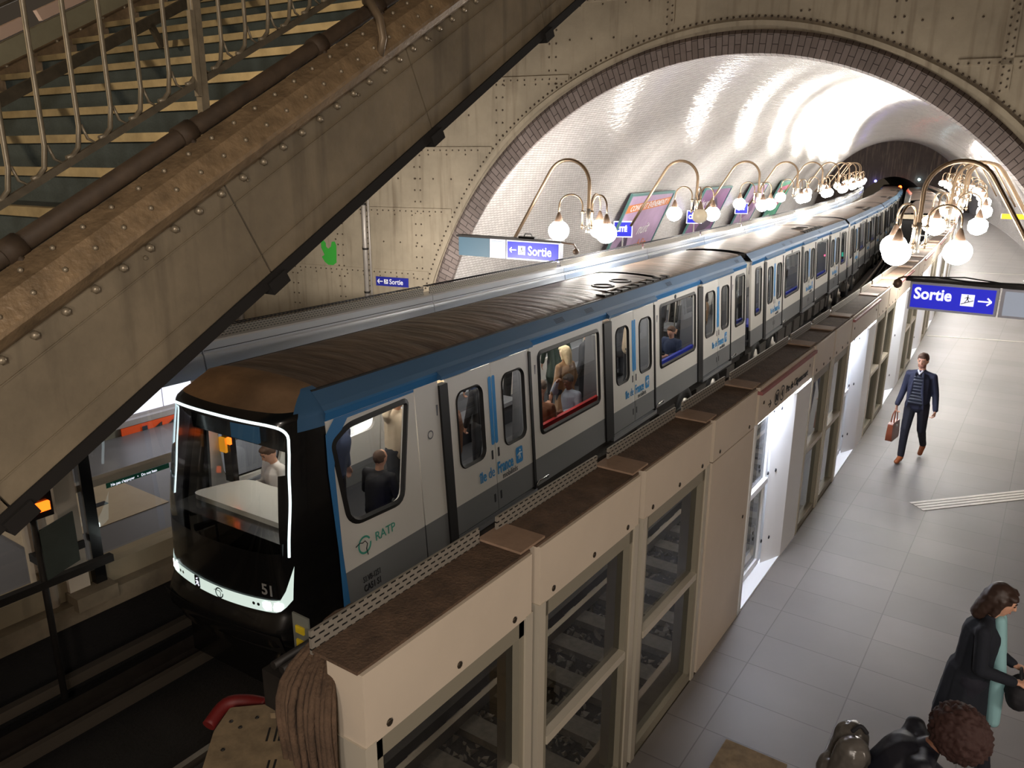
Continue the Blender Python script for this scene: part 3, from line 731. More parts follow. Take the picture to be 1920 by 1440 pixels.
# ---------------- trains ----------------
def wz(z): return 1.12-.07*(max(z, -.1)+.1)
def SF(d=0, sg=1): return lambda a, b: Vector((sg*(wz(b)+d), a, b))
ZB, ZT = -.1, 2.04
def panel(bm, a0, a1, z0, z1, hole=None, sg=1, T=.05, d=0):
    out = [(a0, z0), (a0, (z0+z1)/2), (a0, z1), (a1, z1), (a1, (z0+z1)/2), (a1, z0)]
    hs = [hole] if hole else []
    sheet(bm, out, hs, SF(d, sg)); sheet(bm, out, hs, SF(d-T, sg)); ring(bm, out, out, SF(d, sg), SF(d-T, sg))
    if hole: ring(bm, hole, hole, SF(d, sg), SF(d-T, sg))
def window(parent, hole, sg=1, fr=.045, d=.008, gl=None, name='window', inset=.02):
    o0 = offpoly(hole, fr); i0 = offpoly(hole, -.025)
    bm = BM(); F0 = SF(d+.004, sg); F1 = SF(d+.018, sg)
    ring(bm, o0, hole, SF(.002, sg), F1); ring(bm, hole, i0, F1, SF(-.012, sg))
    w_ = link(name, bm, rubber, parent)
    bm = BM(); sheet(bm, i0, [], SF(-inset, sg)); link('pane', bm, gl or glass_train, w_)
    return w_
def door_leaves(car, a0, am, a1, sg, marks=True):
    for q, (s0, s1) in enumerate(((a0, am-.006), (am+.006, a1))):
        m_ = (s0+s1)/2; hw = (s1-s0)/2-.19
        cx = m_+(-.03 if q == 0 else .05)
        hole = rrect(cx-hw, cx+hw, .78, 1.8, .13, 5)
        bm = BM(); panel(bm, s0, s1, ZB+.04, ZT-.02, hole, sg, .04, .012); leaf = link('door_leaf', bm, body_paint, car)
        window(leaf, hole, sg, fr=.022, d=.012, name='door_window')
        bm = BM(); 
        e = am-.006 if q == 0 else am+.006
        pts = rrect(e-.075 if q == 0 else e, e if q == 0 else e+.075, .9, 1.85, .03, 4)
        sheet(bm, pts, [], SF(.016, sg)); link('blue_stripe', bm, stripe_blue, leaf)
        c_ = e+(-.07 if q == 0 else .07)
        for za, zb in ((.70, .83), (.08, .2)):
            bm = BM(); sheet(bm, rrect(c_-.022, c_+.022, za, zb, .01, 2), [], SF(.016, sg)); link('grip_slot', bm, ink, leaf)
        if marks and q == 1 and sg > 0:
            def TM(a, b): return frameM(SF(.018)(a, b), (0, 1, 0), Vector((-.07, 0, 1)))
            text('\u00eele', .21, logo_blue, leaf, TM(am-.40, .46), bold=.004, sx=.8)
            text('de', .21, logo_blue, leaf, TM(am-.20, .46), sx=.75)
            text('France', .24, logo_blue, leaf, TM(am+.02, .455), bold=.006, sx=.62)
            text('mobilit\u00e9s', .125, logo_grey, leaf, TM(am+.14, .35), sx=.85)
            bm = BM(); sheet(bm, rrect(am+.50, am+.68, .44, .68, .035, 4), [], SF(.017)); link('logo_square', bm, stripe_blue, leaf)
            bm = BM()
            for st in (((am+.56, .50), (am+.59, .57), (am+.59, .60)), ((am+.62, .50), (am+.60, .56), (am+.59, .60)), ((am+.53, .56), (am+.59, .59), (am+.65, .58))):
                tube(bm, [SF(.02)(*p) for p in st], .008, 5)
            ball(bm, SF(.02)(am+.6, .63), .016, sub=1); link('logo_figure', bm, mat('pure_white', (240, 240, 240), .5), leaf)
def seatrow(car, a0, a1, x, col, back=True, out=1):
    t = empty('bench_seat', parent=car)
    bm = BM(); box(bm, x-.2, x+.2, a0, a1, .38, .45); link('seat_cushion', bm, col, t)
    bm = BM(); box(bm, x+.17*out, x+.23*out, a0, a1, .45, .77); link('seat_back', bm, col, t)
    bm = BM(); box(bm, x-.12, x+.15, a0+.05, a1-.05, .02, .38); link('seat_box', bm, inner_dark, t)
def loop_x(bm, zprof, a0, a1):
    pass
def car(L, cab, label, layout, front=True, textmark=False, lowdet=False):
    t = empty('metro_car'); tag(t, label, 'metro car', 'cars of the nearest metro train')
    start = .74 if cab else 0
    for sg in (1, -1):
        for it in layout:
            if it[0] == 'W':
                bm = BM(); panel(bm, it[1], it[2], ZB, ZT, it[3], sg); link('side_panel', bm, body_paint, t)
        for it in layout:
            k = it[0]
            if k == 'W' and it[3]:
                window(t, it[3], sg, fr=.05 if sg > 0 else .03)
                if sg > 0 and it[2]-it[1] > 1.8 and not it[4:]:
                    bm = BM(); R = Matrix.Rotation(PI/2, 3, 'Y'); c_ = (it[1]+it[2])/2-.1
                    lathe(bm, [(.045, 0), (.045, .01), (.02, .014)], SF(0)(c_, 2.0-.02), 12, R=R); link('speaker_grille', bm, ink, t)
            elif k == 'D':
                if sg > 0: door_leaves(t, it[1], it[2], it[3], sg)
                else:
                    bm = BM(); h = rrect(it[1]+.2, it[2]-.12, .78, 1.8, .12, 4); panel(bm, it[1], it[2]-.01, ZB, ZT, h, sg); h2 = rrect(it[2]+.12, it[3]-.2, .78, 1.8, .12, 4); panel(bm, it[2]+.01, it[3], ZB, ZT, h2, sg); link('door_leaf', bm, body_paint, t)
                if sg > 0:
                    # header lip, step and runner
                    bm = BM(); a0, a1 = it[1]-.18, it[3]+.06
                    v = [bm.verts.new(p) for p in ((wz(2.1)+.005, a0, 2.16), (wz(2.1)+.075, a0, 2.10), (wz(2.1)+.075, a0, 2.055), (wz(2.1)+.005, a0, 2.06))]
                    v2 = [bm.verts.new(p.co+Vector((0, a1-a0, 0))) for p in v]
                    for i in range(4): bm.faces.new((v[i], v[(i+1) % 4], v2[(i+1) % 4], v2[i]))
                    bm.faces.new(v[::-1]); bm.faces.new(v2); link('door_rain_lip', bm, blue_dark, t)
                    bm = BM(); box(bm, wz(0)-.02, wz(0)+.05, it[1]-.05, it[3]+.05, -.17, -.10); link('door_step', bm, mat('step_metal', (150, 152, 156), .4, .5), t)
                    bm = BM(); tube(bm, [(wz(0)+.03, it[3]+.03, -.12), (wz(0)+.06, it[3]+.05, .02), (wz(0)+.06, it[3]+.35, .02), (wz(0)+.03, it[3]+.38, -.04)], .012, 6); link('step_handle', bm, chrome, t)
            elif k == 'J' and sg > 0:
                bm = BM(); box(bm, -.06, .03, it[1], it[2], ZB, 1.98, T=lambda x, y, z: Vector((wz(z)+x, y, z))); 
                link('door_jamb', bm, rubber, t)
            elif k == 'J':
                bm = BM(); panel(bm, it[1], it[2], ZB, ZT, None, sg); link('door_jamb', bm, rubber, t)
        # cant rail: pale lip, blue slope, black seam
        x1 = wz(2.04)
        bm = BM(); a0 = start; pr = [(x1, ZT), (x1+.015, 2.13), (.965, 2.15)]
        rows = [[bm.verts.new((sg*x, a, z)) for x, z in pr] for a in (a0, L)]
        for i in range(2): bm.faces.new((rows[0][i], rows[1][i], rows[1][i+1], rows[0][i+1]))
        link('blue_lip', bm, blue_paint, t)
        bm = BM(); pr = [(.965, 2.15), (.93, 2.20), (.80, 2.335)]
        rows = [[bm.verts.new((sg*x, a, z)) for x, z in pr] for a in (a0, L)]
        for i in range(2): bm.faces.new((rows[0][i], rows[1][i], rows[1][i+1], rows[0][i+1]))
        if sg > 0:
            for v0 in (L*.42, L*.53, L-.5):
                pass
        link('blue_cant', bm, blue_dark, t)
        if sg > 0:
            for v0 in ([5.6, 6.6, 10.1, 14.6] if cab else [3.6, 4.6, 9.0, 14.0]):
                bm = BM()
                def CT(a, b): return Vector((.965-.165*b+.004, v0+a, 2.15+.185*b+.006))
                q = [(0, .3), (.34, .3), (.34, .75), (0, .75)]
                v = [bm.verts.new(CT(*p)) for p in q]; bm.faces.new(v)
                for i in range(5):
                    b_ = .36+.07*i; v = [bm.verts.new(CT(*p)+Vector((.004, 0, .004))) for p in ((.03, b_), (.31, b_), (.31, b_+.03), (.03, b_+.03))]; bm.faces.new(v)
                bm.faces.ensure_lookup_table()
                for i in range(6): bm.faces[i].material_index = 0 if i else 1
                link('vent_grille', bm, None, t, mats=[ink, blue_dark])
        bm = BM(); box(bm, min(sg*.775, sg*.805), max(sg*.775, sg*.805), a0, L, 2.325, 2.348); link('gutter_seam', bm, rubber, t)
    # roof sheets
    bm = BM(); segs = [(start+.0, L*.46), (L*.46+.03, L*.66), (L*.66+.16, L-.04)]
    for q, (a0, a1) in enumerate(segs):
        n = 8; zb = 0 if q != 1 else -.01
        rows = [[bm.verts.new((.785*math.cos(PI*i/n)*1.0, a, 2.335+zb+.075*math.sin(PI*i/n))) for i in range(n+1)] for a in (a0, a1)]
        for i in range(n): 
            f = bm.faces.new((rows[0][i], rows[1][i], rows[1][i+1], rows[0][i+1])); f.smooth = True
    link('roof_sheet', bm, roof_sheet, t)
    bm = BM(); box(bm, -.78, .78, start, L-.02, 2.22, 2.33); link('roof_frame', bm, dark_metal, t)
    if True:
        a0 = L*.52
        for q in range(2):
            bm = BM(); lathe(bm, [(.22, 0), (.22, .02), (.18, .03), (.16, .01), (.0, .0)], (.32, a0+.45+.75*q, 2.385), 18); link('fan_cowl', bm, dark_metal, t)
        bm = BM(); box(bm, .05, .62, a0, a0+1.75, 2.37, 2.395); link('equipment_hatch', bm, roof_sheet, t)
        bm = BM(); box(bm, .64, .76, a0-.4, a0+2.6, 2.34, 2.37)
        for q in range(9): box(bm, .60, .78, a0-.4+.36*q, a0-.3+.36*q, 2.34, 2.385)
        link('cable_clamps', bm, dark_metal, t)
    # floor, ceiling, lights, underframe
    bm = BM(); box(bm, -1.04, 1.04, start, L, -.08, 0.02); link('floor_plate', bm, inner_dark, t)
    bm = BM(); box(bm, -.86, .86, start+.1, L, 2.1, 2.13); link('ceiling_panel', bm, mat('interior_ceiling', (210, 208, 200), .5), t)
    lm = mat('saloon_light', (255, 250, 240), .5, emit=(255, 246, 232), es=7.5)
    for x in (-.45, .45):
        bm = BM(); box(bm, x-.05, x+.05, start+.15, L-.3, 2.085, 2.1); link('saloon_light', bm, lm, t)
    bm = BM(); box(bm, -1.0, 1.0, start, L, -.35, -.1); link('underframe', bm, dark_metal, t)
    bm = BM(); rs = random.Random(5)
    for q in range(int(L/1.1)):
        a = start+.3+1.1*q; bm = BM(); box(bm, .7, 1.02, a, a+rs.uniform(.4, .9), -.75, -.36); link('equipment_box', bm, mat('grimy_equipment', (70, 66, 62), .6, .2, var=.3, vscale=6), t)
    for wc in ((2.6, 4.4, L-4.1, L-2.2) if cab else (1.0, 2.9, L-2.9, L-1.0)):
        for sg in (1, -1):
            bm = BM(); R = Matrix.Rotation(PI/2*sg, 3, 'Y')
            lathe(bm, [(.46, -.12), (.5, -.08), (.5, .08), (.46, .12), (.3, .12), (.28, .06), (.1, .05), (.08, .14), (.0, .14)], (sg*.93, wc, -.62), 24, R=R)
            wh = link('wheel', bm, rubber, t)
            bm = BM(); lathe(bm, [(.27, .065), (.25, .10), (.12, .12), (.1, .17), (0, .18)], (sg*.93, wc, -.62), 12, R=R); link('hub', bm, steel, wh)
    # poles and seats
    for it in layout:
        if it[0] == 'D':
            bm = BM(); tube(bm, [(0, it[2], .02), (0, it[2], 2.1)], .018, 8); link('grab_pole', bm, steel, t)
            for a in (it[1]-.22, it[3]+.2):
                if a > start+.3 and a < L-.1:
                    bm = BM(); box(bm, .62, 1.0, a-.012, a+.012, .1, 1.75); link('draught_screen', bm, inner_grey, t)
        if it[0] == 'W' and it[3] and it[2]-it[1] > 1.0:
            col = it[4] if len(it) > 4 else seat_blue
            seatrow(t, it[1]+.2, it[2]-.15, .8, col, out=1); seatrow(t, it[1]+.2, it[2]-.15, -.8, inner_grey, out=-1)
    return t
def hole_(a0, a1, z0=.69, z1=1.89, r=.07): return rrect(a0, a1, z0, z1, r, 4)
cabwin = rpoly([(.82, 1.78), (1.05, 1.90), (2.0, 1.93), (1.78, .80), (1.02, .84), (.93, .95)], [.06, .1, .05, .12, .1, .05], 4)
L1 = 15.35
lay1 = [('W', .74, 2.14, cabwin, 'x'), ('W', 2.16, 2.60, None), ('J', 2.60, 2.76), ('D', 2.77, 3.72, 4.67), ('J', 4.67, 4.73), ('W', 4.74, 7.12, hole_(4.99, 6.93), seat_red), ('J', 7.12, 7.41), ('D', 7.42, 8.34, 9.28), ('J', 9.28, 9.33),
        ('W', 9.34, 11.75, hole_(9.64, 11.60)), ('J', 11.75, 12.05), ('D', 12.06, 13.1, 14.04), ('J', 14.04, 14.08), ('W', 14.09, L1, hole_(14.48, 15.2), seat_blue)]
lay1[0] = ('W', .74, 2.14, cabwin, seat_blue)
LL = 14.9
lay2 = [('W', 0, 1.25, hole_(.4, .98), seat_blue), ('J', 1.25, 1.5), ('D', 1.51, 2.45, 3.4), ('J', 3.4, 3.45), ('W', 3.46, 5.98, hole_(3.78, 5.7)), ('J', 5.98, 6.24), ('D', 6.25, 7.2, 8.14), ('J', 8.14, 8.19),
        ('W', 8.2, 10.73, hole_(8.5, 10.45)), ('J', 10.73, 10.99), ('D', 11.0, 11.95, 12.9), ('J', 12.9, 12.95), ('W', 12.96, LL, hole_(13.4, 14.4), seat_blue)]
def bellows(t, L, gap=.46):
    bm = BM()
    n = 7
    for k in range(n):
        a = L+.02+gap*k/n; ins = .02 if k % 2 else .07
        for j in range(1):
            pr = [(-.98+ins, -.35), (-1.0+ins, .6), (-.88+ins, 2.0), (-.72+ins, 2.30-ins), (.72-ins, 2.30-ins), (.88-ins, 2.0), (1.0-ins, .6), (.98-ins, -.35)]
            a_ = [bm.verts.new((x, a, z)) for x, z in pr]; b_ = [bm.verts.new((x, a+gap/n, z)) for x, z in pr]
            for i in range(len(pr)-1): bm.faces.new((a_[i], a_[i+1], b_[i+1], b_[i]))
            if k in (0,):
                pass
    link('gangway_bellows', bm, rubber, t)
    bm = BM(); F = [(-1.05, -.2), (-.93, 2.1), (-.78, 2.34), (.78, 2.34), (.93, 2.1), (1.05, -.2)]; G = [(-.9, 0), (-.8, 2.0), (-.7, 2.15), (.7, 2.15), (.8, 2.0), (.9, 0)]
    for a in (L, ):
        f = [bm.verts.new((x, a+.004, z)) for x, z in F]; g = [bm.verts.new((x, a+.004, z)) for x, z in G]
        for i in range(5): bm.faces.new((f[i], f[i+1], g[i+1], g[i]))
    link('end_frame', bm, rubber, t)
# front nose of the first car
def hwz(z):
    if z <= -.1: return wz(-.1)-.25*(-.1-z)
    if z <= 2.04: return wz(z)
    P_ = [(2.04, wz(2.04)), (2.15, .965), (2.20, .93), (2.335, .80), (2.5, .6)]
    for (z0_, x0_), (z1_, x1_) in zip(P_, P_[1:]):
        if z <= z1_: return x0_+(x1_-x0_)*(z-z0_)/(z1_-z0_)
    return .6
def nose_s(x, z):
    hw = hwz(z); tt = min(1, abs(x)/hw)
    f = -.06 if z < .9 else -.06+.20*((z-.9)/1.3)**1.3
    if z < .15: f = -.06-.10*min(1, (.15-z)/.2)
    if z > 2.12: f += .4*(z-2.12)+6*(z-2.12)**2
    f = min(f, .5)
    return f+.16*tt**2+(.78-f-.16)*tt**14
def build_nose(t):
    zs = [-.42, -.3, -.2, -.12, -.1, 0, .1, .15, .3, .45, .6, .8, 1.0, 1.2, 1.4, 1.6, 1.8, 1.9, 2.0, 2.04, 2.08, 2.12, 2.15, 2.18, 2.20, 2.24, 2.28, 2.31, 2.335, 2.34]
    ts_ = [0, .12, .25, .4, .55, .7, .78, .84, .88, .91, .93, .95, .965, .975, .985, .993, 1]; ts_ = [-q for q in ts_[:0:-1]]+ts_
    bm = BM(); gm = BM(); rm_ = BM(); sm_ = BM(); sl_ = BM()
    def pt(tq, z, d=0):
        cr_ = .08*math.sqrt(max(0, 1-tq*tq))
        if z > 2.337: return Vector((tq*.80, .82, 2.337+cr_))
        x = tq*hwz(z); return Vector((x, nose_s(x, max(z, -.1))+(0 if z > -.25 else .12)+d, z+(cr_*(z-2.24)/.095 if z > 2.24 else 0)))
    G_ = {id(q): [[None]*len(ts_) for _ in zs] for q in (bm, gm, rm_, sm_, sl_)}
    def gv(M_, j, i):
        A = G_[id(M_)]
        if A[j][i] is None: A[j][i] = M_.verts.new(pt(ts_[i], zs[j]))
        return A[j][i]
    for j in range(len(zs)-1):
        for i in range(len(ts_)-1):
            tm = abs(ts_[i]+ts_[i+1])/2; zm = (zs[j]+zs[j+1])/2; c_ = pt((ts_[i]+ts_[i+1])/2, zm)
            if tm*hwz(zm) < .86 and .8 < zm < 2.08: M_ = gm
            elif zm > 2.21 and tm < .9: M_ = rm_
            elif zm > 1.95 and tm > .9 and c_.y > .46: M_ = sm_ if ts_[i] > 0 else sl_
            else: M_ = bm
            f = M_.faces.new((gv(M_, j, i), gv(M_, j, i+1), gv(M_, j+1, i+1), gv(M_, j+1, i))); f.smooth = True
    link('front_mask', bm, black, t); link('windscreen', gm, glass_cab, t); link('roof_front', rm_, mat('dusty_roof_front', (150, 118, 88), .6, var=.3), t); link('blue_shoulder', sm_, blue_dark, t); link('blue_shoulder', sl_, blue_dark, t)
    def S(x, z, d=.012): return Vector((x, nose_s(x, z)-d, z))
    # white light outline
    lw_ = mat('white_light_line', (225, 235, 235), .4, emit=(220, 235, 235), es=.75)
    pts = catmull([(q[0], q[1], 0) for q in [(-.93, 1.0), (-.92, 1.3), (-.90, 1.6), (-.885, 1.85), (-.86, 2.02), (-.76, 2.095), (-.5, 2.115), (0, 2.125), (.5, 2.115), (.76, 2.095), (.86, 2.02), (.885, 1.85), (.90, 1.6), (.92, 1.3), (.93, 1.0), (.935, .75)]], 4)
    bm = BM(); tube(bm, [S(p.x, p.y, .006) for p in pts], .015, 6); link('light_outline', bm, lw_, t)
    band = mat('white_front_band', (214, 228, 222), .3, emit=(205, 225, 218), es=.38)
    bm = BM(); xs = [-.96+1.92*i/48 for i in range(49)]
    rows = []
    for x in xs:
        e = abs(x)/.96
        zl = .14+.02*e**2+.12*max(0, (e-.86)/.14)**2.4; zu = .27+.03*e**2+.34*max(0, (e-.94)/.06)**1.1
        rows.append([bm.verts.new(S(x, zl+(zu-zl)*q/3, .012)) for q in range(4)])
    for a, b in zip(rows, rows[1:]):
        for q in range(3): f = bm.faces.new((a[q], b[q], b[q+1], a[q+1])); f.smooth = True
    link('front_band', bm, band, t)
    hl = mat('headlight', (255, 255, 255), .3, emit=(250, 255, 255), es=7)
    for sg in (1, -1):
        bm = BM(); pts = rrect(sg*.80-.10, sg*.80+.10, .175, .265, .04, 4); sheet(bm, pts, [], lambda a, b: S(a, b, .016)); link('headlight', bm, hl, t)
        for q in (.64, .58):
            bm = BM(); sheet(bm, rrect(sg*q-.018, sg*q+.018, .20, .236, .017, 3), [], lambda a, b: S(a, b, .016)); link('marker_lens', bm, chrome, t)
    bm = BM(); sheet(bm, rrect(-.34, -.24, .14, .28, .02, 3), [], lambda a, b: S(a, b, .016)); q = link('badge', bm, black, t)
    bm = BM()
    for st in (((-.32, .165), (-.29, .20), (-.29, .225)), ((-.26, .165), (-.285, .20), (-.29, .225)), ((-.315, .21), (-.29, .222), (-.265, .205))): tube(bm, [S(x, z, .02) for x, z in st], .005, 5)
    ball(bm, S(-.288, .25, .02), .011, sub=1); link('badge_figure', bm, sign_white, q)
    def logo(c_, r, P, m_, m2, par):
        bm = BM()
        for k in range(28):
            a0, a1 = .5+2*PI*k/30, .5+2*PI*(k+1)/30
            v = [bm.verts.new(P(c_[0]+q*math.cos(a), c_[1]+q*math.sin(a))) for q, a in ((r, a0), (r, a1), (r*.78, a1), (r*.78, a0))]; bm.faces.new(v)
        o = link('ring_logo', bm, m_, par)
        bm = BM(); tube(bm, [P(c_[0]+r*a, c_[1]+r*b) for a, b in ((-1.3, .25), (-.7, .45), (-.3, .3), (.1, .4), (.4, .0), (.2, -.5), (.35, -1.25))], r*.05, 5); link('profile_line', bm, m2, o)
    logo((.09, .20), .062, lambda a, b: S(a, b, .018), ink, ink, t)
    text('51', .17, mat('grey_digits', (150, 150, 150), .5), t, frameM(S(.70, .36, .022), (1, .12, 0), (0, 0, 1)), bold=.003, name='car_number')
    # blue frame between mask and side
    for sg in (1, -1):
        bm = BM(); o_ = [(.70, ZB+.0), (.72, .6), (.70, 1.5), (.72, 1.9), (.86, 2.04)]; i_ = [(.80, ZB), (.775, .6), (.79, 1.5), (.84, 1.78), (1.05, 2.0)]
        a = [bm.verts.new(SF(.006, sg)(*p)) for p in o_]; b = [bm.verts.new(SF(.006, sg)(*p)) for p in i_]
        for q in range(4): bm.faces.new((a[q], a[q+1], b[q+1], b[q]))
        v = [bm.verts.new(SF(.006, sg)(*p)) for p in ((.86, 2.04), (2.14, 2.04), (2.14, 2.01), (1.05, 2.0))]; bm.faces.new(v)
        link('blue_front_trim', bm, blue_paint, t)
    bm = BM(); rows = [[bm.verts.new((x*.95, -.15+.10*abs(x)**2+.03*q, z)) for x in [-1+.125*i for i in range(17)]] for q, z in enumerate((-.05, -.14, -.24, -.30))]
    for a, b in zip(rows, rows[1:]):
        for i in range(16): f = bm.faces.new((a[i], a[i+1], b[i+1], b[i])); f.smooth = True
    link('bumper_skirt', bm, rubber, t)
    bm = BM(); box(bm, -.9, .9, .2, 1.2, -1.0, -.3); link('coupler_housing', bm, black, t)
    # white console shelf
    bm = BM(); out = rpoly([(-.88, .36), (.90, .36), (.92, .92), (-.60, .95)], [.15, .08, .12, .2], 5)
    slab(bm, out, lambda a, b: Vector((a, b, .96+.05*(b-.36))), lambda a, b: Vector((a, b, .90))); link('console_shelf', bm, mat('glossy_white_console', (225, 222, 214), .25, coat=.5), t)
    bm = BM(); box(bm, -.9, .9, .12, .5, .3, .9); link('console_front', bm, black, t)
    bm = BM(); box(bm, -.86, .86, .48, .56, 1.72, 2.1); link('upper_cab_panel', bm, black, t)
    bm = BM(); box(bm, .0-.12, .42-.12, .42, .46, 1.76, 2.0); link('display_screen', bm, mat('dim_blue_screen', (40, 70, 90), .3, emit=(30, 60, 80), es=.3), t)
    for x in (-.88,):
        bm = BM(); box(bm, x-.06, x+.08, .90, .98, .9, 2.1); link('cab_pillar', bm, black, t)
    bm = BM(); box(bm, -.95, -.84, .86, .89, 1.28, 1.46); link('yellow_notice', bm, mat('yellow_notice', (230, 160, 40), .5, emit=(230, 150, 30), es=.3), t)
    bm = BM(); box(bm, -.81, -.75, .86, .89, 1.40, 1.48); link('orange_light', bm, MATS['orange_light'], t)
    # side writing
    def TM(a, b): return frameM(SF(.012)(a, b), (0, 1, 0), Vector((-.07, 0, 1)))
    logo((1.10, .53), .105, SF(.012), logo_green, ink, t)
    text('RATP', .15, logo_green, t, TM(1.27, .50), sx=.95)
    text('S1.VB-1251', .10, ink, t, TM(1.02, .10), sx=.62); text('CA51 S1', .11, ink, t, TM(1.02, -.01), bold=.002, sx=.72)
    bm = BM()
    for k in range(24):
        a0, a1 = 2*PI*k/24, 2*PI*(k+1)/24
        v = [bm.verts.new(SF(.01)(2.38+q*math.cos(a), 1.42+q*math.sin(a))) for q, a in ((.055, a0), (.055, a1), (.04, a1), (.04, a0))]; bm.faces.new(v)
    link('release_ring', bm, logo_grey, t)
car1 = car(L1, True, 'nearest metro car with black rounded front and number 51', lay1); build_nose(car1); bellows(car1, L1)
nr = Vector((math.cos(.037), math.sin(.037), 0))
pos = Vector((-5.68, 4.4, 0))-nr*1.12
car1.location = pos; car1.rotation_euler = (0, 0, .037)
CAR1 = Matrix.Translation(pos) @ Matrix.Rotation(.037, 4, 'Z')
car2 = car(LL, False, 'second car of the nearest train, behind the black gangway', lay2); bellows(car2, LL)
hs = [.056, .088, .112, .138, .165]
end = CAR1 @ Vector((0, L1+.24, 0)); labs = ['', 'third car of the nearest train, beside the far lamps', 'fourth car of the nearest train, where the track bends', 'fifth car of the nearest train', 'last visible car of the nearest train near the tunnel']
cars = [car2]
def place_car(c_, h, end):
    c_.rotation_euler = (0, 0, h); d = Vector((-math.sin(h), math.cos(h), 0)); c_.location = end+d*.22; return end+d*(.22+LL+.24)
end = place_car(car2, hs[0], end)
for k in range(1, 5):
    c_ = clone(car2); c_['label'] = labs[k]; end = place_car(c_, hs[k], end)
# oncoming train on the right-hand track
far = empty('metro_car'); tag(far, 'end of the other train with green and red lamps far down the right-hand track', 'metro car')
bm = BM(); out = [(-1.08, -.3), (-.95, 2.05), (-.8, 2.3), (.8, 2.3), (.95, 2.05), (1.08, -.3)]
a = [bm.verts.new((x, 0 if z < 2 else .15, z)) for x, z in out]; b = [bm.verts.new((x, 15, z)) for x, z in out]
for i in (0, 1, 3, 4): bm.faces.new((a[i], a[i+1], b[i+1], b[i]))
link('side_wall', bm, body_paint, far)
bm = BM(); a = [bm.verts.new(v_) for v_ in ((-1.08, 0, -.3), (-.95, .02, 2.05), (.95, .02, 2.05), (1.08, 0, -.3))]; bm.faces.new(a)
box(bm, -.85, .85, -.03, 0, 1.0, 1.9); link('front_mask', bm, black, far)
bm = BM(); box(bm, -.95, .95, -.02, .16, 2.1, 2.30); link('front_brow', bm, mat('cream_brow', (200, 186, 160), .5), far)
for q, (a0, a1) in enumerate(((.1, 5), (5.05, 10), (10.05, 15))):
    bm = BM(); rows = [[bm.verts.new((.84*math.cos(PI*i/8), y_, 2.3+.08*math.sin(PI*i/8))) for i in range(9)] for y_ in (a0, a1)]
    for i in range(8): bm.faces.new((rows[0][i], rows[1][i], rows[1][i+1], rows[0][i+1]))
    link('roof_sheet', bm, roof_sheet, far)
bm = BM(); box(bm, -.95, -.65, -.05, -.02, .35, .55); link('green_lamp', bm, mat('green_lamp', (40, 150, 120), .5, emit=(40, 160, 130), es=1.1), far)
bm = BM(); box(bm, -.2, -.06, -.05, -.02, .42, .5); link('red_lamp', bm, mat('red_lamp', (255, 40, 80), .5, emit=(255, 40, 90), es=6), far)
bm = BM(); box(bm, .1, .8, -.05, -.02, 1.35, 1.40); box(bm, .1, .7, -.05, -.02, 1.05, 1.09); link('white_stripe', bm, white_panel, far)
p = W(1.55, 41.3, 0); far.location = p; far.rotation_euler = (0, 0, hd(44))
far2 = clone(far); far2['label'] = 'second car of the other train, beyond its roof join'; far2.location = p+Vector((-math.sin(.12), math.cos(.12), 0))*15.4; far2.rotation_euler = (0, 0, .14)
for ch in list(far2.children):
    if ch.name.split('.')[0] in ('green_lamp', 'red_lamp', 'white_stripe', 'front_brow'): bpy.data.objects.remove(ch)
far3 = clone(far2); far3['label'] = 'third car of the other train near the dark tunnel'; far3.location = far2.location+Vector((-math.sin(.14), math.cos(.14), 0))*15.4; far3.rotation_euler = (0, 0, .17)

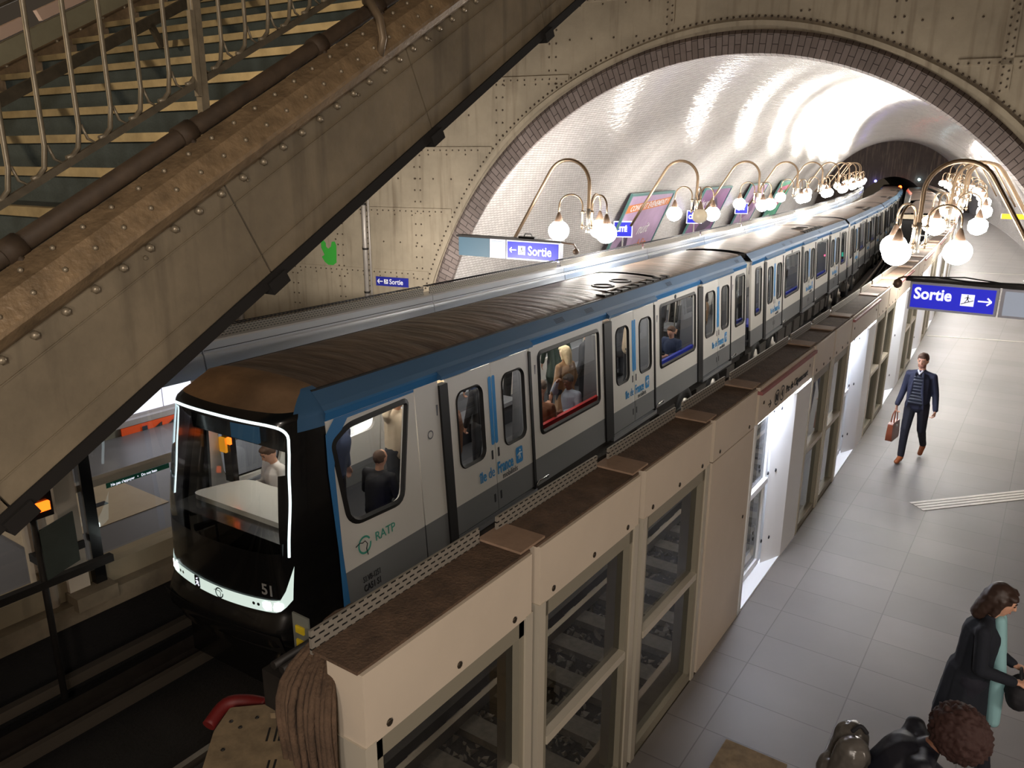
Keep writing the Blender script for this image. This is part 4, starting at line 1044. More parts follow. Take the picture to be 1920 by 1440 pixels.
# ---------------- lamps ----------------
globe_m = mat('opal_globe_lit', (255, 250, 240), .3, emit=(255, 249, 240), es=35)
globe_off = mat('opal_globe_unlit', (222, 208, 180), .2, coat=.5)
def make_lamp(s, z0, label, group, n=2, rot=None, dead=None):
    """s=+1: springs from the wall on the -x side (left row)"""
    t = empty('globe_lamp'); tag(t, label, 'lamp', group)
    # main arm: straight from the wall, then a hoop down to the cluster pole
    R_ = .56; zc = z0+.98; an0 = math.radians(148)
    sm = [(0, 0, z0+.1), (0, 0, z0+.5), (0, 0, zc-.12)]+[((-R_+R_*math.cos(a))*s, 0, zc+R_*.98*math.sin(a)) for a in [an0*k/14 for k in range(15)]]
    ex_, ez_ = -R_+R_*math.cos(an0), zc+R_*.98*math.sin(an0)
    for q in (.35, .8, 1.4, 2.05): sm.append(((ex_-.53*q)*s, 0, ez_-.86*q))
    bm = BM(); tube(bm, sm, .042, 12); link('main_arm', bm, bronze, t)
    bm = BM(); tube(bm, [(0, 0, z0-.05), (0, 0, z0+.45)], .055, 10); lathe(bm, [(.03, -.12), (.07, -.1), (.07, -.05), (.05, 0)], (0, 0, z0), 10); link('cluster_stem', bm, steel, t)
    for k in range(3):
        an = math.radians(rot if rot is not None else (180 if s > 0 else 10))+2*PI*k/3; dx, dy = math.cos(an), math.sin(an)
        st = .14
        bm = BM()
        for zz in (z0+.05, z0+.38):
            tube(bm, [(dx*.03, dy*.03, zz), (dx*st, dy*st, zz)], .014, 6); tube(bm, [(dx*st, dy*st, zz-.03), (dx*st, dy*st, zz+.03)], .035, 8)
        ap = [(dx*st, dy*st, z0-.02), (dx*st, dy*st, z0+.45)]+[(dx*(st+.27-.27*math.cos(a)), dy*(st+.27-.27*math.cos(a)), z0+.5+.27*math.sin(a)) for a in [PI*q/12 for q in range(13)]]+[(dx*(st+.54), dy*(st+.54), z0+.36)]
        tube(bm, ap, .02, 8); arm = link('lamp_arm', bm, bronze, t)
        ex, ey = dx*(st+.54), dy*(st+.54)
        bm = BM(); lathe(bm, [(.03, .36), (.035, .35), (.105, .16), (.10, .14)], (ex, ey, z0), 14); link('shade_cap', bm, mat('brown_metal_cap', (122, 100, 84), .4, .4), arm)
        bm = BM(); ball(bm, (ex, ey, z0-.05), .24, (1, 1, .96), sub=3 if n > 2 else 2); g_ = link('globe', bm, globe_off if k == dead else globe_m, arm)
        if k == dead: g_['label'] = 'unlit cream globe'
    return t
pl = None
for k in range(10):
    y = 16.1+7.2*k; lab = 'three-globe lamp arching from the left wall, %s from the brick arch' % ORD[k]
    if k == 0: t = make_lamp(1, 3.12, lab, 'lamps along the left platform', 3, rot=214)
    elif k == 1: t = make_lamp(1, 3.12, lab+', with one dead globe', 'lamps along the left platform', rot=180, dead=1)
    elif pl is None: pl = t = make_lamp(1, 3.12, lab, 'lamps along the left platform')
    else: t = clone(pl); t['label'] = lab
    t.location = W(-3.5, y); t.rotation_euler = (0, 0, hd(y))
    if k == 1:
        for a in t.children:
            if a.name.startswith('lamp_arm'): pass
pr_ = None
for k in range(9):
    y = 16.1+7.2*k; lab = 'three-globe lamp arching from the right wall, %s above the exit sign' % (ORD[k]+' in line' if k else 'nearest')
    if k == 0: t = make_lamp(-1, 3.12, lab, 'lamps along the right platform', 3)
    elif pr_ is None: pr_ = t = make_lamp(-1, 3.12, lab, 'lamps along the right platform')
    else: t = clone(pr_); t['label'] = lab
    t.location = W(3.36, y); t.rotation_euler = (0, 0, hd(y))
# second left lamp has one dead globe
dead = empty('globe_lamp')
bpy.data.objects.remove(dead)

# ---------------- signs ----------------
def arrow(bm, x, z, s, d, y=-.012):
    """arrow pointing -x (d=-1) or +x"""
    for seg in (((-s*d, 0), (s*d, 0)), ((s*d, 0), (s*.35*d, s*.62)), ((s*d, 0), (s*.35*d, -s*.62))):
        a = Vector((x+seg[0][0], z+seg[0][1])); b = Vector((x+seg[1][0], z+seg[1][1])); u = (b-a).normalized(); n = Vector((-u.y, u.x))*s*.13
        v = [bm.verts.new((p.x, y, p.y)) for p in (a-n, b-n+u*.0, b+n, a+n)]; bm.faces.new(v)
def picto(bm, x, z, s, y=-.012):
    v = [bm.verts.new((x+a*s, y, z+b*s)) for a, b in ((-1, -1), (1, -1), (1, 1), (-1, 1))]; bm.faces.new(v)
def picto_fig(bm, x, z, s, y=-.016):
    def q(pts):
        v = [bm.verts.new((x+a*s, y, z+b*s)) for a, b in pts]; bm.faces.new(v)
    q([(-.9, -.75), (.9, -.05), (.9, .08), (-.9, -.62)]); q([(-.12, .1), (.1, .1), (.1, .6), (-.12, .6)]); q([(-.1, .66), (.1, .66), (.1, .85), (-.1, .85)])
    q([(-.12, .12), (0, .12), (-.3, -.4), (-.42, -.4)]); q([(0, .12), (.12, .12), (.3, -.2), (.18, -.25)]); q([(-.1, .55), (-.1, .45), (-.45, .25), (-.45, .35)]); q([(.1, .55), (.1, .45), (.4, .22), (.4, .32)])
def hang_sign(loc, rz, w, h, label, left, extra=None, cat='sign'):
    t = empty('exit_sign', loc, rz); tag(t, label, cat)
    bm = BM(); box(bm, -w/2-.03, w/2+.03, 0, .16, -h/2-.03, h/2+.03); link('sign_case', bm, sign_frame, t)
    bm = BM(); box(bm, -w/2, w/2, -.006, 0, -h/2, h/2); link('sign_face', bm, sign_blue, t)
    bm = BM(); bp = BM()
    if left: arrow(bm, -w/2+.15, 0, .09, -1); picto(bm, -w/2+.38, 0, .095); picto_fig(bp, -w/2+.38, 0, .095); tx = -w/2+.54
    else: arrow(bm, w/2-.11, .0, .075, 1); picto(bm, w/2-.30, 0, .075); picto_fig(bp, w/2-.30, 0, .075); tx = -w/2+.03
    link('arrow_and_frame', bm, sign_white, t); link('pictogram', bp, ink, t)
    text('Sortie', .28 if left else .205, sign_white, t, frameM(Vector((tx, -.014, -.09 if left else -.03)), (1, 0, 0), (0, 0, 1)), bold=.006, sx=.88)
    return t
t = hang_sign((-9.47, 14.5, 2.71), .04, 1.30, .36, 'blue and white exit sign with left arrow hanging over the left platform', True)
bm = BM(); box(bm, -1.13, -.70, -.0, .14, -.21, .21); link('blank_panel', bm, sign_frame, t)
bm = BM(); box(bm, -1.09, -.74, -.006, .0, -.17, .17); link('blank_face', bm, sign_grey, t)
bm = BM(); box(bm, -2.0, -1.14, -.0, .14, -.21, .21); link('dark_panel', bm, mat('slate_panel', (70, 96, 112), .5), t)
bm = BM(); box(bm, -2.05, .70, -.03, .19, .215, .26); tube(bm, [(-.3, .1, .26), (-.25, .1, .36), (-.1, .1, .36), (-.05, .1, .27)], .012, 6); box(bm, -.4, .02, .05, .15, .26, .30); link('support_beam', bm, dark_metal, t)
bm = BM(); tube(bm, [(.7, .05, .22), (1.0, .05, .2), (1.05, .05, .12)], .02, 6); ball(bm, (1.05, .05, .05), .07, sub=2); link('camera_dome', bm, mat('brown_metal_cap', 0, 0) if False else MATS['brown_metal_cap'], t)
t = hang_sign((-1.0, 11.4, 2.93), .0, .95, .30, 'large blue exit sign with right arrow hanging over the right platform', False)
bm = BM(); box(bm, .53, 1.5, 0, .14, -.18, .18); link('blank_panel', bm, sign_frame, t)
bm = BM(); box(bm, .57, 1.46, -.006, 0, -.15, .15); link('blank_face', bm, sign_grey, t)
bm = BM(); box(bm, -.56, 2.6, -.03, .17, .19, .225); link('support_beam', bm, dark_metal, t)
bm = BM(); tube(bm, [(-.55, .02, .24), (-.2, 0, .26), (.2, 0, .23), (.7, 0, .25), (1.2, 0, .23), (2.2, 0, .25)], .012, 6); tube(bm, [(-.35, .05, .24), (.1, .03, .28), (.5, .05, .24), (1.8, .05, .27)], .009, 6); link('loose_cable', bm, rubber, t)
bm = BM(); ball(bm, (-.66, .02, .14), .06, (1, 1, 1.1), sub=2); tube(bm, [(-.66, .02, .2), (-.6, .05, .23), (-.5, .05, .22)], .015, 6); link('camera_dome', bm, MATS['brown_metal_cap'], t)
# wall sign and pipe on the caisson wall
def CWM(s, z, d): M4 = frameM(CW(s, z, d), WE, (0, 0, 1)); return M4
t = empty('exit_sign'); t.matrix_world = CWM(-8.98, 1.535, .03); tag(t, 'small blue exit sign fixed to the riveted wall beside the pipe', 'sign')
# local frame: x along wall, y up, z outward
def lf(bm, pts, z=0.0):
    v = [bm.verts.new((a, b, z)) for a, b in pts]; bm.faces.new(v)
bm = BM(); box(bm, -.49, .49, -.12, .12, -.02, .0); link('sign_face', bm, mat('dim_sign_blue', (34, 40, 140), .4), t)
bm = BM()
for seg in (((-.44, 0), (-.28, 0)), ((-.44, 0), (-.38, .06)), ((-.44, 0), (-.38, -.06))):
    a = Vector(seg[0]); b = Vector(seg[1]); u = (b-a).normalized(); n = Vector((-u.y, u.x))*.012; lf(bm, [a-n, b-n, b+n, a+n], .004)
lf(bm, [(-.24, -.06), (-.12, -.06), (-.12, .06), (-.24, .06)], .004); link('arrow_and_frame', bm, mat('dim_white', (225, 225, 235), .5), t)
bm = BM(); lf(bm, [(-.235, -.05), (-.125, 0), (-.125, .012), (-.235, -.038)], .006); lf(bm, [(-.19, 0), (-.17, 0), (-.17, .05), (-.19, .05)], .006); link('pictogram', bm, ink, t)
text('Sortie', .19, MATS['dim_white'], t, Matrix.Translation((-.08, -.06, .004)), bold=.003, sx=.9)
t = empty('wall_pipe', CW(-9.72, 0, 0)); tag(t, 'grey vertical pipe with clamps on the riveted wall', 'pipe')
pipe_m = mat('grey_pipe', (158, 150, 142), .4, .3)
bm = BM(); tube(bm, [WN*.09, WN*.09+Vector((0, 0, 6.2))], .065, 12); tube(bm, [WN*.07+WE*.13, WN*.07+WE*.13+Vector((0, 0, 6.2))], .03, 8); link('pipe_run', bm, pipe_m, t)
for z in (1.2, 2.35, 3.5, 4.8):
    bm = BM(); tube(bm, [WN*.09+Vector((0, 0, z)), WN*.09+Vector((0, 0, z+.05))], .078, 12); link('clamp', bm, dark_metal, t)
t = empty('wall_pipe', CW(-14.1, 0, 0)); tag(t, 'short grey pipe stub low on the riveted wall below the stair', 'pipe')
bm = BM(); tube(bm, [WN*.1, WN*.1+Vector((0, 0, .9))], .09, 12); link('pipe_run', bm, pipe_m, t)
# green paint blot on the wall
t = BM(); g = [(.02, .30), (.10, .33), (.16, .26), (.16, .16), (.22, .10), (.30, .16), (.33, .30), (.42, .31), (.46, .20), (.45, -.05), (.44, -.28), (.34, -.36), (.2, -.36), (.10, -.28), (.02, -.14), (.10, -.08), (.06, .02), (.02, .12)]
sheet(t, g, [], lambda a, b: CW(-11.2+a*1.12, 2.22+b*.95, .006)); o = link('paint_blot', t, mat('green_paint', (62, 170, 62), .5)); tag(o, 'bright green paint blot on the riveted wall', 'paint mark')

# ---------------- posters on the left vault wall ----------------
def vault_pt(y, z, ins=.04):
    s = ES0-(EA-ins)*math.sqrt(max(0, 1-((z-EZ0)/EB)**2)); p = Vector((-5.5+.21+sh(y), y, 0)); return p+WE*s+Vector((0, 0, z))
def poster(y0, label, base, bandc, texts, extra):
    # corners chosen so that near/far edges meet the vault at the given y
    w_ = 3.9
    def P(u, v, d=.05):
        z = .75+v; yb = y0+u
        p = vault_pt(yb, z); a = p-vault_pt(yb, z, 1.04); 
        # step inward towards the track
        return p+Vector((1, -.1, .25)).normalized()*d
    o = P(0, 0, .0); ux = (P(w_, 0)-P(0, 0)).normalized(); up = (P(0, 3.0)-P(0, 0)).normalized()
    t = empty('advert_poster'); M4 = frameM(P(0, 0, .10), ux, up); t.matrix_world = M4; tag(t, label, 'poster', None)
    bm = BM(); W_, H_ = 3.9, 3.0
    for a in ((-.08, 0, -.08, H_+.08), (W_, W_+.08, -.08, H_+.08), (0, W_, -.08, 0), (0, W_, H_, H_+.08)):
        box(bm, a[0], a[1], a[2], a[3], -.05, .03)
    link('poster_frame', bm, mat('teal_poster_frame', (96, 140, 138), .4, .3), t)
    bm = BM(); box(bm, 0, W_, 0, H_, -.02, 0); link('sheet', bm, base, t)
    if bandc:
        bm = BM(); lf(bm, [(0, 2.35), (W_, 2.55), (W_, 2.85), (0, 2.65)], .005); link('colour_band', bm, bandc, t)
    for s, size, x, y, m_, shr in texts: text(s, size, m_, t, Matrix.Translation((x, y, .01)) @ Matrix.Rotation(.05, 4, 'Z'), bold=.004, shear=shr)
    for pts, m_ in extra:
        bm = BM(); sheet(bm, pts, [], lambda a, b: Vector((a, b, .007))); link('picture_shape', bm, m_, t)
    return t
mauve = mat('mauve_poster', (186, 158, 190), .5, var=.25, vscale=.7); orange = mat('poster_orange', (214, 128, 66), .5); wht = mat('poster_white', (238, 234, 236), .5); drk = mat('poster_dark', (74, 58, 82), .5)
purple = mat('purple_poster', (140, 96, 142), .5, var=.3, vscale=.6); green_p = mat('green_poster', (70, 160, 124), .5); pink_p = mat('pink_poster', (206, 110, 140), .5)
man_sh = [(.55, 0), (.5, .5), (.62, 1.1), (.8, 1.35), (.95, 1.5), (1.0, 1.75), (1.1, 1.95), (1.25, 1.92), (1.28, 1.7), (1.2, 1.5), (1.3, 1.35), (1.45, 1.1), (1.45, .5), (1.3, 0)]
poster(25.6, 'mauve concert poster with orange band on the left tiled wall', mauve, orange, [('CONCERT \u00c9V\u00c9NEMENT !', .30, .35, 2.42, wht, .2), ('nuit', .62, 1.9, 1.45, wht, .25), ('oublie', .62, 1.75, .75, orange, .25), ('VENDREDI 14 \u00c0 20H', .24, 1.3, .18, wht, .2)], [(man_sh, drk), ([(.95, .9), (1.05, 1.42), (1.12, .9)], wht)])
poster(33.4, 'purple poster with pale writing behind the second and third lamps', purple, None, [('les voix', .45, .4, 2.2, wht, .2), ('du printemps', .4, .4, .4, wht, .2)], [([(1.4, 1.0), (2.2, 2.6), (3.0, 2.2), (3.4, 1.2), (2.4, .8)], drk)])
poster(41.2, 'violet grey poster behind the third and fourth left lamps', mauve, None, [('festival', .5, .5, .5, wht, .2)], [([(.5, 1.4), (1.5, 2.6), (2.6, 2.4), (3.2, 1.5), (1.6, 1.1)], purple)])
poster(49.0, 'green and pink poster beyond the fourth left lamp', green_p, pink_p, [('expo', .6, .5, .6, wht, .1)], [([(.3, 1.4), (.5, 2.2), (2.6, 2.3), (3.0, 1.5), (1.4, 1.2)], pink_p)])
# station name plates
for y, lab in ((24.2, 'blue and white station name plate before the concert poster'), (31.6, 'blue and white station name plate between the first two posters'), (39.2, 'small blue and white station name plate after the purple poster')):
    t = empty('station_plate', W(-6.35, y, 2.42), hd(y)+.5); tag(t, lab, 'sign')
    bm = BM(); box(bm, -.32, .32, 0, .05, -.27, .27); link('plate_frame', bm, sign_white, t)
    bm = BM(); box(bm, -.29, .29, -.008, 0, -.235, .235); link('plate_face', bm, sign_blue, t)
    text('CIT\u00c9', .22, sign_white, t, frameM(Vector((-.25, -.012, -.07)), (1, 0, 0), (0, 0, 1)), bold=.012, sx=.85)
    bm = BM(); tube(bm, [(.0, .05, -.27), (.0, .1, -2.4)], .03, 8); link('plate_post', bm, steel, t)

# ---------------- stair ----------------
SH = math.radians(3); SEL = math.radians(28.5)
SFH = Vector((-math.sin(SH), math.cos(SH), 0)); SD = SFH*math.cos(SEL)+Vector((0, 0, math.sin(SEL))); SNR = Vector((math.cos(SH), math.sin(SH), 0)); SNN = SNR.cross(SD); SP = Vector((-3.5, 1.4, 3.2))
def ST(l, tq, n): return SP+SNR*l+SD*tq+SNN*n
beam_m = mat('grimy_stringer_paint', (122, 110, 90), .62, var=.35, vscale=1.6, streak=.6, streakcol=(40, 32, 24), bump=.25, bscale=12)
rust = mat('rusty_flange', (138, 116, 88), .5, .2, var=.45, vscale=7, bump=.4, bscale=30)
soot = mat('sooty_black_edge', (18, 14, 11), .9)
stair = empty('staircase', (0, 0, 0)); tag(stair, 'steel staircase with riveted stringer crossing above the tracks', 'staircase')
# web plates between joints
jt = [-1.9, -.1, 1.63, 3.34, 5.11, 6.85, 8.6]
for a, b in zip(jt, jt[1:]):
    bm = BM(); box(bm, -.05, 0, a+.006, b-.006, .03, .62, T=ST)
    box(bm, 0, .006, a+.006, b-.006, .14, .146, T=ST); box(bm, 0, .006, a+.006, b-.006, .46, .466, T=ST)
    rs = random.Random(int(a*10)+50)
    for q in range(2): lathe(bm, [(.012, 0), (.010, .008), (0, .01)], ST(0, a+.12+.9*q+rs.random()*.3, .52), 8, R=Matrix.Rotation(PI/2, 3, 'Y'))
    link('web_plate', bm, beam_m, stair)
bm = BM(); box(bm, -.09, .015, -1.9, 8.6, -.035, .03, T=ST)
for q in jt: box(bm, -.09, .03, q-.07, q+.07, -.075, .0, T=ST)
link('bottom_angle', bm, soot, stair)
bm = BM()
v = []
for a in (-1.9, 8.6): v.append([bm.verts.new(ST(l, a, n)) for l, n in ((0, .57), (.05, .60), (.09, .65), (.09, .67), (.03, .76), (-.10, .80), (-.10, .58))])
for i in range(7): f = bm.faces.new((v[0][i], v[0][(i+1) % 7], v[1][(i+1) % 7], v[1][i]))
bm.faces.new(v[0][::-1]); bm.faces.new(v[1])
rm = mat('worn_rivet', (150, 138, 118), .4, .5)
link('top_flange', bm, rust, stair)
bm = BM(); q = -1.8
while q < 8.4:
    ball(bm, ST(.062, q, .715), .014, sub=1); ball(bm, ST(-.03, q+.05, .785), .014, sub=1); ball(bm, ST(.012, q+.08, .55), .022, sub=1); q += .165
link('rivets', bm, rm, stair)['kind'] = 'stuff'
bm = BM(); tube(bm, [ST(-.14, -1.9, .835), ST(-.14, 8.6, .835)], .045, 12)
for q in (-.9, .1, .62, 1.66, 2.75, 3.35, 4.4): tube(bm, [ST(-.14, q-.05, .835), ST(-.14, q+.05, .835)], .056, 12); tube(bm, [ST(-.14, q, .84), ST(-.06, q-.01, .74)], .02, 6)
link('stringer_pipe', bm, mat('dirty_dark_pipe', (70, 56, 42), .7, .2, var=.4, vscale=8), stair)
bm = BM(); tube(bm, [ST(-.12, 3.26, .9), ST(.0, 3.16, .92), ST(.08, 3.1, .84), ST(.09, 3.06, .74), ST(.07, 3.0, .66)], .026, 8); link('hook_bracket', bm, mat('worn_hook', (120, 104, 84), .5, .4), stair)
# steps
tread = mat('blue_grey_tread', (74, 84, 82), .8, var=.25, vscale=5, bump=.3, bscale=50); nose = mat('worn_metal_nosing', (176, 160, 124), .45, .6, var=.3, vscale=6)
PT = .385; RH = PT*math.sin(SEL); TD = PT*math.cos(SEL)
for k in range(-6, 19):
    tk = 1.02+PT*k; 
    def B(l, f, h): return SP+SNR*l+SD*tk+SNN*.78+SFH*f+Vector((0, 0, h))
    bm = BM(); box(bm, -4.05, -.16, 0, TD+.03, -.02, 0, T=B); box(bm, -4.05, -.16, .015, .03, -RH, -.0, T=B); s_ = link('step', bm, tread, stair)
    bm = BM(); box(bm, -4.05, -.16, -.02, .012, -.042, .004, T=B); box(bm, -4.05, -.16, -.01, .05, .0, .005, T=B); link('nosing', bm, nose, s_)
# near balustrade
bal = mat('worn_grey_baluster', (122, 112, 94), .45, .4, var=.3, vscale=12); balr = mat('dark_balustrade_rail', (88, 80, 66), .6, .3, var=.4, vscale=10)
bm = BM(); box(bm, -.165, -.145, -1.9, 8.6, .985, 1.015, T=ST); link('balustrade_rail', bm, balr, stair)
for k in range(-8, 30):
    tb = .80+.187*k
    b0 = ST(-.155, tb, 1.06)
    hk = [b0+SFH*(-.075)+Vector((0, 0, -.085)), b0+SFH*(-.045)+Vector((0, 0, -.085+.01)), b0+SFH*(-.015)+Vector((0, 0, -.04)), b0+Vector((0, 0, .05)), b0+Vector((0, 0, .35)), b0+Vector((0, 0, .8)), b0+Vector((0, 0, .92))]
    bm = BM(); tube(bm, hk, [.011, .012, .012, .012, .012, .012, .012], 6)
    hk2 = [b0+Vector((.0, 0, .06))+SFH*.012, b0+SFH*.035+Vector((0, 0, .0)), b0+SFH*.075+Vector((0, 0, -.02)), b0+SFH*.12+Vector((0, 0, .02))]
    tube(bm, hk2, .007, 5)
    link('baluster', bm, bal, stair)
for tq in (1.80, -.9, 4.5, 7.2):
    b0 = ST(-.155, tq, .8); bm = BM(); box(bm, -.022, .022, -.022, .022, 0, 1.3, T=lambda x, y, z: b0+Vector((x, y, z))); box(bm, .0, .03, -.045, -.02, .15, .55, T=lambda x, y, z: b0+Vector((x, y, z))); link('newel_post', bm, bal, stair)
# upper flight rail and dark diagonal
bm = BM(); box(bm, -2.2, -2.16, -1.9, 8.6, .93, 1.0, T=ST)
for k in range(5): box(bm, -2.2, -2.16, -.8+2*k, -.76+2*k, .78, .95, T=ST)
link('middle_handrail', bm, balr, stair)
bm = BM(); box(bm, -4.3, -4.1, -1.9, 9.6, .45, .81, T=ST); link('far_stringer', bm, rust, stair)
bm = BM(); q = -1.8
while q < 9: ball(bm, ST(-4.12, q, .815), .02, sub=1); q += .27
r_ = link('rivets', bm, rm, stair); r_['kind'] = 'stuff'
bm = BM(); box(bm, -4.22, -4.16, -1.9, 9.6, .83, .98, T=ST); link('far_side_panel', bm, mat('grey_green_panel', (156, 150, 124), .6, var=.2), stair)
for k in range(12):
    bm = BM(); box(bm, -4.21, -4.15, -1.8+.9*k, -1.15+.9*k+.1, 1.0, 1.09, T=ST); link('pink_panel', bm, mat('dusty_pink_panel', (226, 196, 176), .6), stair)
bm = BM(); tube(bm, [ST(-4.2, -1.9, 1.47), ST(-4.2, 9.6, 1.47)], .03, 8); tube(bm, [ST(-4.2, -1.9, 1.22), ST(-4.2, 9.6, 1.22)], .015, 6); link('far_handrail', bm, balr, stair)
for k in range(12):
    bm = BM(); b0 = ST(-4.2, -1.6+.9*k, 1.34); 
    for q in range(16):
        a0, a1 = 2*PI*q/16, 2*PI*(q+1)/16; tube(bm, [b0+SD*.09*math.cos(a0)+SNN*.09*math.sin(a0), b0+SD*.09*math.cos(a1)+SNN*.09*math.sin(a1)], .010, 5, caps=False)
    link('scroll_ring', bm, balr, stair)

# ---------------- right platform wall furniture ----------------
t = empty('exit_box', W(4.85, 27.5, 3.12), hd(27)+.1); tag(t, 'small yellow hanging sign over the right platform behind the lamps', 'sign')
bm = BM(); box(bm, -.34, .34, 0, .12, -.07, .07); link('sign_case', bm, mat('yellow_sign', (240, 200, 40), .5, emit=(240, 200, 40), es=.6), t)
bm = BM(); tube(bm, [(.3, .06, .07), (.3, .06, 1.6)], .012, 6); link('hanger', bm, steel, t)
t = empty('wall_pilaster', W(6.15, 20.0, 0), hd(20)); tag(t, 'white boxed pilaster against the right tunnel wall', 'pilaster')
bm = BM(); box(bm, -.22, .3, -.4, .5, 0, 1.5); link('casing', bm, white_panel, t)
t = None
for k, y_ in enumerate((15.6, 18.4, 23.5, 26.6, 30.5, 34)):
    if t is None:
        t = st0 = empty('platform_chair'); bm = BM(); lathe(bm, [(.05, .40), (.19, .42), (.24, .50), (.22, .52), (.16, .46), (.02, .44)], (0, 0, 0), 16); link('seat_shell', bm, mat('white_seat_shell', (225, 225, 228), .3, coat=.4), t)
        bm = BM(); tube(bm, [(.0, 0, .0), (0, 0, .42)], .03, 8); link('leg', bm, chrome, t)
    else: t = clone(st0)
    t.location = W(5.85, y_, 0); tag(t, 'round white shell seat by the right wall, %s from the brick arch' % ORD[k], 'seat', 'seats along the right wall')
for k, (y_, c_, lab) in enumerate(((24.8, green_p, 'green edged advert panel on the right tunnel wall'), (31.5, pink_p, 'pink toned advert panel further on the right tunnel wall'), (39, purple, 'violet advert panel far on the right tunnel wall'))):
    t = empty('advert_poster', W(6.45, y_, 1.9), hd(y_)); tag(t, lab, 'poster')
    bm = BM(); box(bm, -.02, .03, -1.6, 1.6, -1.1, 1.1, T=lambda x, y, z: Vector((x-.16*z, y, z))); link('poster_frame', bm, MATS['teal_poster_frame'], t)
    bm = BM(); box(bm, -.04, -.02, -1.5, 1.5, -1.0, 1.0, T=lambda x, y, z: Vector((x-.16*z, y, z))); link('sheet', bm, c_, t)
# ---------------- people ----------------
skin_m = mat('skin', (206, 156, 130), .5); skin_d = mat('skin_dark', (120, 80, 60), .5)
def cap(bm, p0, p1, r0, r1, sx=1, n=10):
    """tapered limb with round ends; sx widens it along local x"""
    p0 = Vector(p0); p1 = Vector(p1); d = p1-p0; L = d.length
    if L < 1e-5: ball(bm, p0, r0, sub=2); return
    d.normalize(); u = Vector((1, 0, 0)); u = (u-d*u.dot(d))
    if u.length < .2: u = Vector((0, 1, 0)); u = u-d*u.dot(d)
    u.normalize(); v = d.cross(u); prof = []
    for k in range(4): a = PI/2*k/4; prof.append((-r0*math.cos(a), r0*math.sin(a)+1e-4))
    prof += [(0, r0), (L, r1)]
    for k in range(1, 5): a = PI/2*k/4; prof.append((L+r1*math.sin(a), r1*math.cos(a)+1e-4))
    rows = [[bm.verts.new(p0+d*h+u*(r*sx*math.cos(2*PI*k/n))+v*(r*math.sin(2*PI*k/n))) for k in range(n)] for h, r in prof]
    for a, b in zip(rows, rows[1:]):
        for k in range(n): bm.faces.new((a[k], a[(k+1) % n], b[(k+1) % n], b[k]))
    bm.faces.new(rows[0][::-1]); bm.faces.new(rows[-1])
def meld(name, bm, m_, parent, vox, smooth=3, disp=None):
    bmesh.ops.recalc_face_normals(bm, faces=bm.faces)
    o = link(name, bm, m_, parent)
    r = o.modifiers.new('r', 'REMESH'); r.mode = 'VOXEL'; r.voxel_size = vox; r.use_smooth_shade = True
    if smooth: q = o.modifiers.new('s', 'SMOOTH'); q.factor = .5; q.iterations = smooth
    if disp:
        tx = bpy.data.textures.new('curl', 'CLOUDS'); tx.noise_scale = disp[1]
        q = o.modifiers.new('d', 'DISPLACE'); q.texture = tx; q.strength = disp[0]; q.mid_level = .4
    return o
